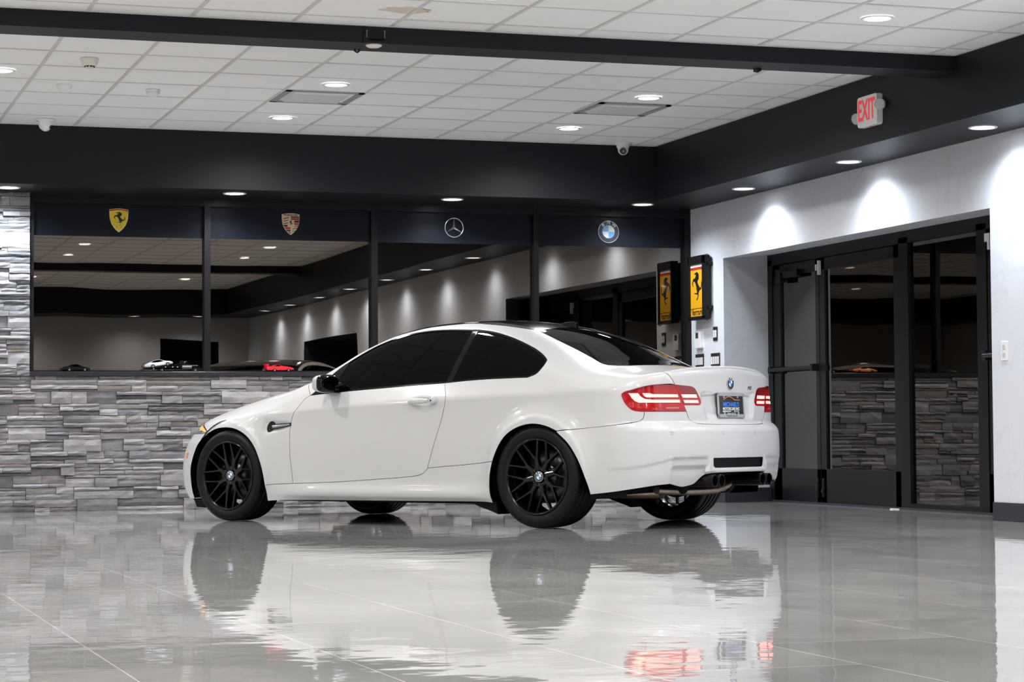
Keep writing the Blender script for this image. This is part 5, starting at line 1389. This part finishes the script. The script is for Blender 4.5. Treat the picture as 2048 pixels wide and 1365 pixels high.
HORSE = [(-.13, .83), (-.28, .78), (-.27, .74), (-.15, .72), (-.10, .68), (-.16, .60), (-.28, .50), (-.36, .53), (-.44, .46), (-.46, .40), (-.52, .33), (-.54, .24), (-.47, .18), (-.42, .06), (-.37, .08), (-.42, .20), (-.44, .29), (-.36, .37), (-.28, .36),
         (-.20, .30), (-.12, .16), (-.05, .02), (-.04, -.10), (.02, -.24), (-.02, -.28), (-.26, -.26), (-.30, -.31), (-.02, -.35), (.08, -.37), (.11, -.46), (-.02, -.60), (-.08, -.68), (.03, -.66), (.16, -.50), (.19, -.38), (.17, -.28), (.26, -.20), (.34, -.12),
         (.43, -.13), (.52, -.03), (.57, .14), (.55, .28), (.50, .36), (.49, .22), (.48, .10), (.42, -.01), (.35, -.02), (.28, .06), (.16, .16), (.08, .28), (.10, .40), (.19, .44), (.22, .58), (.22, .70), (.14, .80), (.02, .87)]
def horse(b, c, sx, sz, z, mi, ux=UX, uy=UZ2, d=(0, -.0012, 0), o0=None, mir=1):
    # triangulated into strips by blender ngon: prism cap is one polygon
    P = [(c[0] + u * sx * mir, c[1] + v * sz) for u, v in HORSE]
    face(b, P if mir > 0 else P[::-1], z, mi, o0 or (0, 0, 0), ux, uy, d)
# yellow shield
o = empty('shield_emblem', (2.812, YE, 2.422), 0, 'yellow shield emblem with a black prancing horse on the first window header', 'emblem')
b = MB(); W_ = .0795
sh = shield(W_, .088, -.102)
face(b, sh, 0, 0, d=(0, -.003, 0)); face(b, [(x * .955, y * .955) for x, y in sh], .003, 1)
face(b, [(x * .955, y * .955) for x, y in sh if y > .08] + [(-W_ * .955, .072)] + [(-W_ * .955 * (1 - 2 * i / 8), .072 + .014 * (1 - (1 - 2 * i / 8) ** 2)) for i in range(1, 8)] + [(W_ * .955, .072)], .0042, 2)
horse(b, (0.004, .004), .086, .074, .0046, 3)
b.build('crest', [silver_e, yellow, red_e, black_e], o)
for ch, u in (('S', -.021), ('F', .021)): text_mesh('lettering', ch, .024, red_e, o, frame_mat((u, -.0062, -.060), UX, UZ2), .0003, shear=.3)
# gold quartered shield
o = empty('shield_emblem', (4.279, YE, 2.425), 0, 'gold quartered shield emblem with red and black bars on the second window header', 'emblem')
b = MB(); W_ = .0775; sh = shield(W_, .080, -.097, crown=.07)
face(b, sh, 0, 0, d=(0, -.003, 0)); face(b, [(x * .95, y * .95) for x, y in sh], .003, 1)
inn = [(x * .945, y * .945) for x, y in sh]
def clip(poly, x0, x1, z0, z1):
    def cl(P, f, it):
        out = []
        for i in range(len(P)):
            a, c = P[i], P[(i + 1) % len(P)]
            if f(a): out.append(a)
            if f(a) != f(c): out.append(it(a, c))
        return out
    P = cl(poly, lambda p: p[0] >= x0, lambda a, c: (x0, a[1] + (c[1] - a[1]) * (x0 - a[0]) / (c[0] - a[0])))
    P = cl(P, lambda p: p[0] <= x1, lambda a, c: (x1, a[1] + (c[1] - a[1]) * (x1 - a[0]) / (c[0] - a[0])))
    P = cl(P, lambda p: p[1] >= z0, lambda a, c: (a[0] + (c[0] - a[0]) * (z0 - a[1]) / (c[1] - a[1]), z0))
    P = cl(P, lambda p: p[1] <= z1, lambda a, c: (a[0] + (c[0] - a[0]) * (z1 - a[1]) / (c[1] - a[1]), z1))
    return P
for (x0, x1, z0, z1, mi) in ((.002, .1, .052, .062, 3), (.002, .1, .032, .049, 2), (.030, .1, .012, .027, 3), (.030, .1, -.009, .008, 2),
                             (-.1, -.028, -.026, -.011, 3), (-.1, -.003, -.046, -.030, 2), (-.1, -.003, -.066, -.051, 3), (-.1, -.003, -.1, -.071, 2)):
    P = clip(inn, x0, x1, z0, z1)
    if len(P) > 2: face(b, P, .0042, mi)
# antlers: three short curved bars with tines in two quarters
def antler(cx, cz, s):
    for k in range(6):
        t = k / 5; face(b, [(cx - .024 * s + .042 * s * t, cz - .006 * s + .010 * s * t), (cx - .015 * s + .042 * s * t, cz - .003 * s + .010 * s * t), (cx - .017 * s + .042 * s * t, cz + .002 * s + .010 * s * t), (cx - .026 * s + .042 * s * t, cz - .001 * s + .010 * s * t)], .0042, 3)
    for k in range(3):
        t = .25 + k * .25; x_, z_ = cx - .024 * s + .046 * s * t, cz - .004 * s + .010 * s * t
        face(b, [(x_, z_), (x_ + .003 * s, z_), (x_ + .008 * s, z_ + .009 * s), (x_ + .005 * s, z_ + .009 * s)], .0042, 3)
for z_ in (.044, .022, .001): antler(-.040, z_, .95)
for x_, z_, s_ in ((.048, -.022, .7), (.033, -.044, .75), (.026, -.066, .7)): antler(x_, z_, s_)
face(b, [(x * .34, .002 + y * .33) for x, y in sh], .0048, 1); horse(b, (0, .004), .032, .026, .0062, 3)
b.build('crest', [gold_e, gold_e, red_e, black_e], o)
text_mesh('lettering', 'PORSCHE', .024, black_e, o, frame_mat((0, -.0046, .073), UX, UZ2), .0003, sx=1.15, bold=.0005)
# three-pointed star
o = empty('star_emblem', (5.740, YE, 2.424), 0, 'silver three-pointed star in a ring on the third window header', 'emblem')
b = MB(); b.lathe([(.0835 + .0055 * math.cos(a), -.006 + .005 * math.sin(a)) for a in [2 * PI * k / 10 for k in range(10)]], 64, (0, 0, 0), 'y', closed=True); b.build('ring', silver_e, o)
b = MB(); cpt = (0, -.016, 0)
for k in range(3):
    a = PI / 2 + k * 2 * PI / 3; tip = (.081 * math.cos(a), -.005, .081 * math.sin(a))
    l_ = (.0125 * math.cos(a + PI / 3), -.004, .0125 * math.sin(a + PI / 3)); r_ = (.0125 * math.cos(a - PI / 3), -.004, .0125 * math.sin(a - PI / 3))
    b.add([cpt, tip, l_, r_], [(0, 1, 2), (0, 3, 1), (1, 3, 2)])
b.build('star', silver_e, o, normals_fix=False)
# blue and white roundel
o = empty('round_emblem', (7.187, YE, 2.418), 0, 'round blue and white quartered emblem on the fourth window header', 'emblem')
roundel(o, (0, 0, 0), UX, UZ2, .100, 'badge', (mat('pale_blue', (.16, .42, .78), .3), white_e, mat('ring_navy', (.03, .035, .05), .3), silver_e), depth=.004)
# ------------------------------------------------------------------ light-box sign on the right wall
o = empty('wall_sign', (XW, 18.665, 1.90), 0, 'upright black light-box sign with yellow face and black horse on the wall beside the window', 'sign')
hw2, hh2, dp = .172, .285, .072
b = MB()
b.box((-dp, -hw2, -hh2), (-.02, hw2, hh2))
for z0, z1 in ((.19, .225), (-.20, -.165)): b.box((-.045, -hw2 - .022, z0), (-.0, hw2 + .022, z1))
bev(b.build('case', frame_black, o), .006)
b = MB()
for (a, c, d, e) in ((-hw2, hw2, hh2 - .075, hh2), (-hw2, hw2, -hh2, -hh2 + .030), (-hw2, -hw2 + .028, -hh2, hh2), (hw2 - .028, hw2, -hh2, hh2)): b.box((-dp - .018, a, d), (-dp + .002, c, e))
bev(b.build('bezel', frame_black, o), .003)
ys_ = mat('sign_yellow', (.80, .40, .01), .18, coat=1.)
def sface(nm, u0, u1, v0, v1, m, z=.0): 
    b = MB(); b.prism([(u0, v0), (u1, v0), (u1, v1), (u0, v1)], (-.0015, 0, 0), (-dp - .001 - z, 0, 0), UY, UZ); return b.build(nm, m, o)
sface('sign_face', -.146, .146, -.256, .160, ys_); sface('white_stripe', -.146, .146, .185, .211, white_e); sface('red_stripe', -.146, .146, .160, .185, red_e)
b = MB(); horse(b, (0, .0), .20, .165, 0, 0, UY, UZ, (-.001, 0, 0), (-dp - .0028, 0, .0)); b.build('horse_figure', black_e, o)
text_mesh('lettering', 'ferrari', .075, black_e, o, frame_mat((-dp - .0032, 0, -.218), UY, UZ), .0004, sx=1.15, bold=.001)
b = MB()
for (u0, u1, v0, v1) in ((-.135, .135, -.186, -.182), (-.135, -.131, -.20, -.182), (.131, .135, -.20, -.182)): b.prism([(u0, v0), (u1, v0), (u1, v1), (u0, v1)], (-.001, 0, 0), (-dp - .0028, 0, 0), UY, UZ)
b.build('lettering_bar', black_e, o)
b = MB(); b.tube([(-.07, -hw2 - .002, hh2 + .002), (-.05, -hw2 - .015, hh2 + .004), (-.02, -hw2 - .018, hh2 - .02), (-.005, -hw2 - .010, hh2 - .05)], .003, 8)
b.tube([(-.09, -hw2 - .004, -hh2 + .01), (-.06, -hw2 - .018, -hh2 - .012), (-.03, -hw2 - .022, -hh2 + .01), (-.012, -hw2 - .018, -.20)], .004, 8); b.build('wire', frame_black, o)
# ------------------------------------------------------------------ controls on the wall
o = empty('thermostat', (XW, 18.775, 1.443), 0, 'white thermostat with a small dark screen below the light-box sign', 'thermostat')
b = MB(); b.prism(rrect(.068, .078, .014), (-.030, 0, 0), (0, 0, 0), UY, UZ, bevel=.003); b.build('body', trim_white, o)
b = MB(); b.prism([(-.040, .012), (.022, .012), (.022, .062), (-.040, .062)], (-.001, 0, 0), (-.0305, 0, 0), UY, UZ); b.build('screen', mat('grey_screen', (.05, .055, .05), .2), o)
plate_m = mat('bronze_switch_plate', (.06, .048, .04), .35, .6)
def switches(y, z, n, w, h, label):
    o = empty('switch_plate', (XW, y, z), 0, label, 'light switch')
    b = MB(); b.prism(rrect(w, h, .005, 3), (-.008, 0, 0), (0, 0, 0), UY, UZ, bevel=.002); b.build('cover_plate', plate_m, o)
    for k in range(n):
        c = (k - (n - 1) / 2) * 2 * w / (n + .25)
        b = MB(); b.prism([(c - w / n * .60, -h * .52), (c + w / n * .60, -h * .52), (c + w / n * .60, h * .52), (c - w / n * .60, h * .52)], (-.004, 0, 0), (-.008, 0, 0), UY, UZ); b.build('rocker', trim_white, o)
switches(18.428, 1.481, 2, .045, .062, 'small dark switch plate with two white rockers, right of the thermostat')
switches(18.785, 1.250, 4, .092, .064, 'wide dark switch plate with four white rockers, left of the lower pair')
switches(18.430, 1.247, 4, .096, .064, 'wide dark switch plate with four white rockers, right of the lower pair by the recess')
o = empty('wall_outlet', (XW, 13.528, 1.148), 0, 'white outlet plate on the wall at the right edge', 'outlet')
b = MB(); b.prism(rrect(.042, .066, .004, 3), (-.006, 0, 0), (0, 0, 0), UY, UZ, bevel=.002); b.build('cover_plate', trim_white, o)
for zz in (.026, -.026):
    b = MB(); b.prism(rrect(.017, .015, .006, 4), (-.002, 0, 0), (-.006, 0, zz), UY, UZ); b.build('socket', mat('socket_grey', (.55, .55, .54), .4), o)
# ------------------------------------------------------------------ model cars on the sill
def mini_wheel(parent, x, y, z, r, rim_m):
    w = MB(); w.lathe([(r * .62, y + .004), (r, y + .003), (r, y - .010), (r * .6, y - .010)], 24, (x, 0, z), 'y'); wo = w.build('wheel', rubber, parent)
    w = MB(); s = 1 if y > 0 else -1; yy = y + .004 * s
    w.lathe([(r * .66, yy), (r * .58, yy - .001 * s)], 24, (x, 0, z), 'y')
    for k in range(5):
        a = k * 2 * PI / 5 + .3; c, sn = math.cos(a), math.sin(a); u = (-sn * r * .10, c * r * .10)
        w.add([(x + u[0], yy, z + u[1]), (x - u[0], yy, z - u[1]), (x + c * r * .6 - u[0], yy, z + sn * r * .6 - u[1]), (x + c * r * .6 + u[0], yy, z + sn * r * .6 + u[1])], [(0, 1, 2, 3)])
    w.lathe([(.0005, yy + .0006 * s), (r * .18, yy + .0004 * s)], 12, (x, 0, z), 'y'); w.build('wheel_rim', rim_m, wo, normals_fix=False)
def mini_car(name, loc, rz, L, W, H, prof, glassp, paint_m, label, cat, wheels, rw, rim_m, wing=None, pitch=0., lamp=None):
    """model car: prof = side outline [(x, z)] as fractions, lofted across five widths"""
    o = empty(name, loc, rz, label, cat); o.rotation_euler = (0, pitch, rz)
    b = MB(); n = len(prof); secs = ((-1., .84, 0), (-.90, .97, 0), (-.5, 1., 0), (.5, 1., 0), (.90, .97, 0), (1., .84, 0)); vs = []
    belt_ = .55
    for s_, k, _ in secs:
        for x, z in prof:
            zz = z; tum = 1 - .42 * max(0, z - belt_) / (1 - belt_)
            if z < belt_: zz = belt_ + (z - belt_) * (1 if abs(s_) < 1 else .86)
            vs.append((x * L / 2, s_ * W / 2 * tum, (.12 + zz * .88) * H))
    m = len(secs)
    b.add(vs, [(i * n + k, i * n + (k + 1) % n, (i + 1) * n + (k + 1) % n, (i + 1) * n + k) for i in range(m - 1) for k in range(n)] + [tuple(range(n)), tuple(range((m - 1) * n, m * n))[::-1]], False)
    bo = b.build('body', paint_m, o); bo.modifiers.new('s', 'SUBSURF').levels = 2; bo.modifiers['s'].render_levels = 2
    for e in bo.data.polygons: e.use_smooth = True
    for sgn in (1, -1):
        g = MB(); P = []
        for x, z in glassp:
            tum = 1 - .42 * max(0, z - belt_) / (1 - belt_); P.append((x * L / 2, sgn * (W / 2 * tum * 1.0 + .0008), (.12 + z * .88) * H))
        g.add(P, [tuple(range(len(P)))])
        g.build('side_window', glass_car, o, normals_fix=False)
    for x in wheels:
        for sgn in (1, -1): mini_wheel(o, x * L / 2, sgn * (W / 2 - .003), rw, rw, rim_m)
    if wing:
        b = MB(); b.box((wing[0] * L / 2 - .008, -W * .42, wing[1] * H), (wing[0] * L / 2 + .012, W * .42, wing[1] * H + .003))
        for sgn in (1, -1): b.box((wing[0] * L / 2 - .009, sgn * W * .43 - .002, wing[1] * H - .022), (wing[0] * L / 2 + .012, sgn * W * .43 + .002, wing[1] * H + .008))
        b.build('rear_wing', paint_m, o)
    if lamp:
        b = MB()
        for sgn in (1, -1): b.box((lamp[0] * L / 2, sgn * W * .36 - .008, lamp[1] * H), (lamp[0] * L / 2 + .006, sgn * W * .36 + .008, lamp[1] * H + .006))
        b.build('lamp', lamp[2], o)
    return o
low = [(-1, .12), (-1, .42), (-.90, .60), (-.55, .68), (-.30, .92), (-.05, 1.), (.12, .97), (.40, .66), (.75, .52), (.97, .34), (1, .14), (.78, .06), (-.80, .06)]
low_g = [(-.42, .70), (-.24, .90), (-.05, .95), (.10, .92), (.32, .68), (-.1, .64)]
round_ = [(-1, .12), (-1, .46), (-.88, .62), (-.60, .80), (-.25, .98), (.0, 1.), (.18, .94), (.42, .68), (.72, .60), (.95, .38), (1, .16), (.78, .06), (-.80, .06)]
round_g = [(-.52, .74), (-.25, .93), (.0, .95), (.14, .90), (.34, .68), (-.2, .66)]
viper = [(-1, .12), (-1, .50), (-.92, .66), (-.60, .72), (-.42, .90), (-.22, 1.), (-.05, .98), (.12, .76), (.55, .70), (.88, .50), (1, .22), (.95, .08), (-.85, .06)]
viper_g = [(-.42, .80), (-.22, .94), (-.08, .92), (.04, .76), (-.2, .72)]
sil_rim = mat('model_silver_rim', (.70, .70, .70), .3, .6)
YM = 18.985; ZB = ZSILL
mini_car('model_car', (2.452, YM, ZB), 0, .238, .105, .062, low, low_g, mat('model_black', (.0015, .0015, .002), .15, spec=.3), 'small black model sports car at the left end of the window sill', 'model car', (-.50, .56), .0135, sil_rim, lamp=(.95, .30, mat('model_lamp', (.6, .6, .6), .2)))
mini_car('model_car', (4.168, YM, ZB), 0, .240, .105, .064, viper, viper_g, mat('model_red', (.62, .006, .012), .2, coat=1.), 'small red model racing car with a rear wing on the window sill', 'model car', (-.44, .56), .0145, sil_rim, wing=(-.94, .92))
mini_car('model_car', (7.27, YM, ZB), PI, .26, .11, .060, low, low_g, mat('model_orange', (.80, .20, .01), .2, coat=1.), 'small orange model car on the sill behind the coupe, seen mirrored in the doors', 'model car', (-.5, .56), .0145, mat('model_dark_rim', (.03, .03, .03), .3), lamp=(-.98, .4, white_e))
mini_car('model_car', (7.66, YM, ZB), PI, .23, .10, .058, low, low_g, MATS['model_black'], 'small black model car on the sill behind the coupe, seen mirrored in the doors', 'model car', (-.5, .56), .0135, sil_rim)
# flatbed truck model and the silver model car on its tilted bed
o = empty('model_truck', (3.245, YM, ZB), 0, 'small black model flatbed tow truck on the window sill', 'model truck')
blk = MATS['model_black']
b = MB(); Wt = .040
b.prism([(.075, .018), (.215, .018), (.228, .030), (.228, .050), (.205, .058), (.150, .062), (.125, .092), (.095, .094), (.085, .060), (.075, .055)], (0, 2 * Wt, 0), (0, -Wt, 0), (1, 0, 0), (0, 0, 1)); b.build('cab', blk, o)
b = MB(); b.prism([(-.22, .018), (.09, .018), (.09, .032), (-.22, .032)], (0, .07, 0), (0, -.035, 0), (1, 0, 0), (0, 0, 1)); b.build('chassis', blk, o)
b = MB(); b.prism([(-.245, .014), (.085, .062), (.080, .072), (-.20, .032), (-.245, .020)], (0, .096, 0), (0, -.048, 0), (1, 0, 0), (0, 0, 1)); b.prism([(-.19, .022), (.085, .022), (.085, .060), (-.05, .042)], (0, .07, 0), (0, -.035, 0), (1, 0, 0), (0, 0, 1)); b.build('flatbed', blk, o)
for sgn in (1, -1):
    b = MB(); b.add([(.098, sgn * (Wt + .0006), .066), (.122, sgn * (Wt + .0006), .088), (.100, sgn * (Wt + .0006), .088)], [(0, 1, 2)]); b.build('cab_window', mat('model_window', (.12, .12, .12), .1), o, normals_fix=False)
for z_, h_, a_, c_ in ((.051, .0022, .085, .215), (.040, .007, .085, .165), (.030, .0015, .085, .165)):
    b = MB(); b.box((a_, -Wt - .0012, z_), (c_, -Wt, z_ + h_)); b.build('door_stripe', mat('model_stripe', (.55, .55, .58), .3), o)
b = MB(); b.box((.228, -Wt, .020), (.234, Wt, .026)); b.box((.226, -Wt + .006, .034), (.231, -Wt + .018, .048)); b.box((.226, Wt - .018, .034), (.231, Wt - .006, .048)); b.build('front_bumper', chrome, o)
for x_ in (-.16, -.06, .0, .04): 
    b = MB(); b.box((x_, -.0495, .036 if x_ > -.1 else .020), (x_ + .007, -.048, .043 if x_ > -.1 else .027)); b.build('marker_lamp', white_e, o)
for x_ in (-.085, .195):
    for sgn in (1, -1): mini_wheel(o, x_, sgn * (Wt + .001), .0135, .0135, sil_rim)
mini_car('model_car', (3.138, YM, ZB + .036), 0, .245, .100, .066, round_, round_g, mat('model_silver', (.55, .56, .58), .28, .5, coat=1.), 'small silver model sports car parked on the tilted bed of the model truck', 'model car', (-.44, .58), .0165, sil_rim, pitch=-.145, lamp=(-1.0, .45, red_lens))
# white cable end by the door sill, small debris on the wet floor
b = MB(); b.tube([(8.42, 15.93, .003), (8.40, 15.98, .003), (8.37, 15.985, .004), (8.355, 15.955, .003), (8.37, 15.93, .003)], .0035, 8)
tag(b.build('cable', trim_white), 'short white curled cable on the floor by the door frame', 'cable')
# framed board leaning on the wall behind the viewer (seen only mirrored)
o = empty('picture_frame', (5.55, YR + .02, 1.35), 0, 'wooden framed board on the wall behind the viewer, seen mirrored in the first window', 'picture')
b = MB(); b.box((-.45, 0, -.3), (.45, .03, .3)); b.build('frame', mat('frame_dark', (.03, .02, .015), .4), o)
b = MB(); b.box((-.40, .03, -.25), (.40, .034, .25)); b.build('board', mat('brown_board', (.30, .16, .09), .6), o)
# ------------------------------------------------------------------ camera
cam = bpy.data.cameras.new('camera'); co = bpy.data.objects.new('camera', cam); COL.objects.link(co)
F_PX, YAW, PITCH, ROLL, HC = 4543.019795, 0.318272, 0.041047, -0.006962, 0.608451
cyw, syw, cp, sp2 = math.cos(YAW), math.sin(YAW), math.cos(PITCH), math.sin(PITCH)
fwd = Vector((syw * cp, cyw * cp, sp2)); right = Vector((cyw, -syw, 0)); up = right.cross(fwd)
r2 = right * math.cos(ROLL) + up * math.sin(ROLL); u2 = -right * math.sin(ROLL) + up * math.cos(ROLL)
co.matrix_world = Matrix(((r2.x, u2.x, -fwd.x, 0), (r2.y, u2.y, -fwd.y, 0), (r2.z, u2.z, -fwd.z, HC), (0, 0, 0, 1)))
cam.sensor_fit = 'HORIZONTAL'; cam.sensor_width = 36; cam.lens = F_PX / 2048 * 36; cam.clip_end = 200
sc.camera = co
wd = bpy.data.worlds.new('world'); sc.world = wd; wd.use_nodes = True
wd.node_tree.nodes['Background'].inputs[0].default_value = (.01, .012, .015, 1); wd.node_tree.nodes['Background'].inputs[1].default_value = .2
sc.view_settings.view_transform = 'Standard'; sc.view_settings.look = 'None'; sc.view_settings.gamma = 1; sc.view_settings.use_curve_mapping = False
sc.view_settings.exposure = 1.68
sc.cycles.max_bounces = 8; sc.cycles.glossy_bounces = 5; sc.cycles.diffuse_bounces = 4; sc.cycles.transparent_max_bounces = 8
sc.cycles.sample_clamp_indirect = 6; sc.cycles.caustics_reflective = False; sc.cycles.caustics_refractive = False
sc.cycles.use_denoising = True
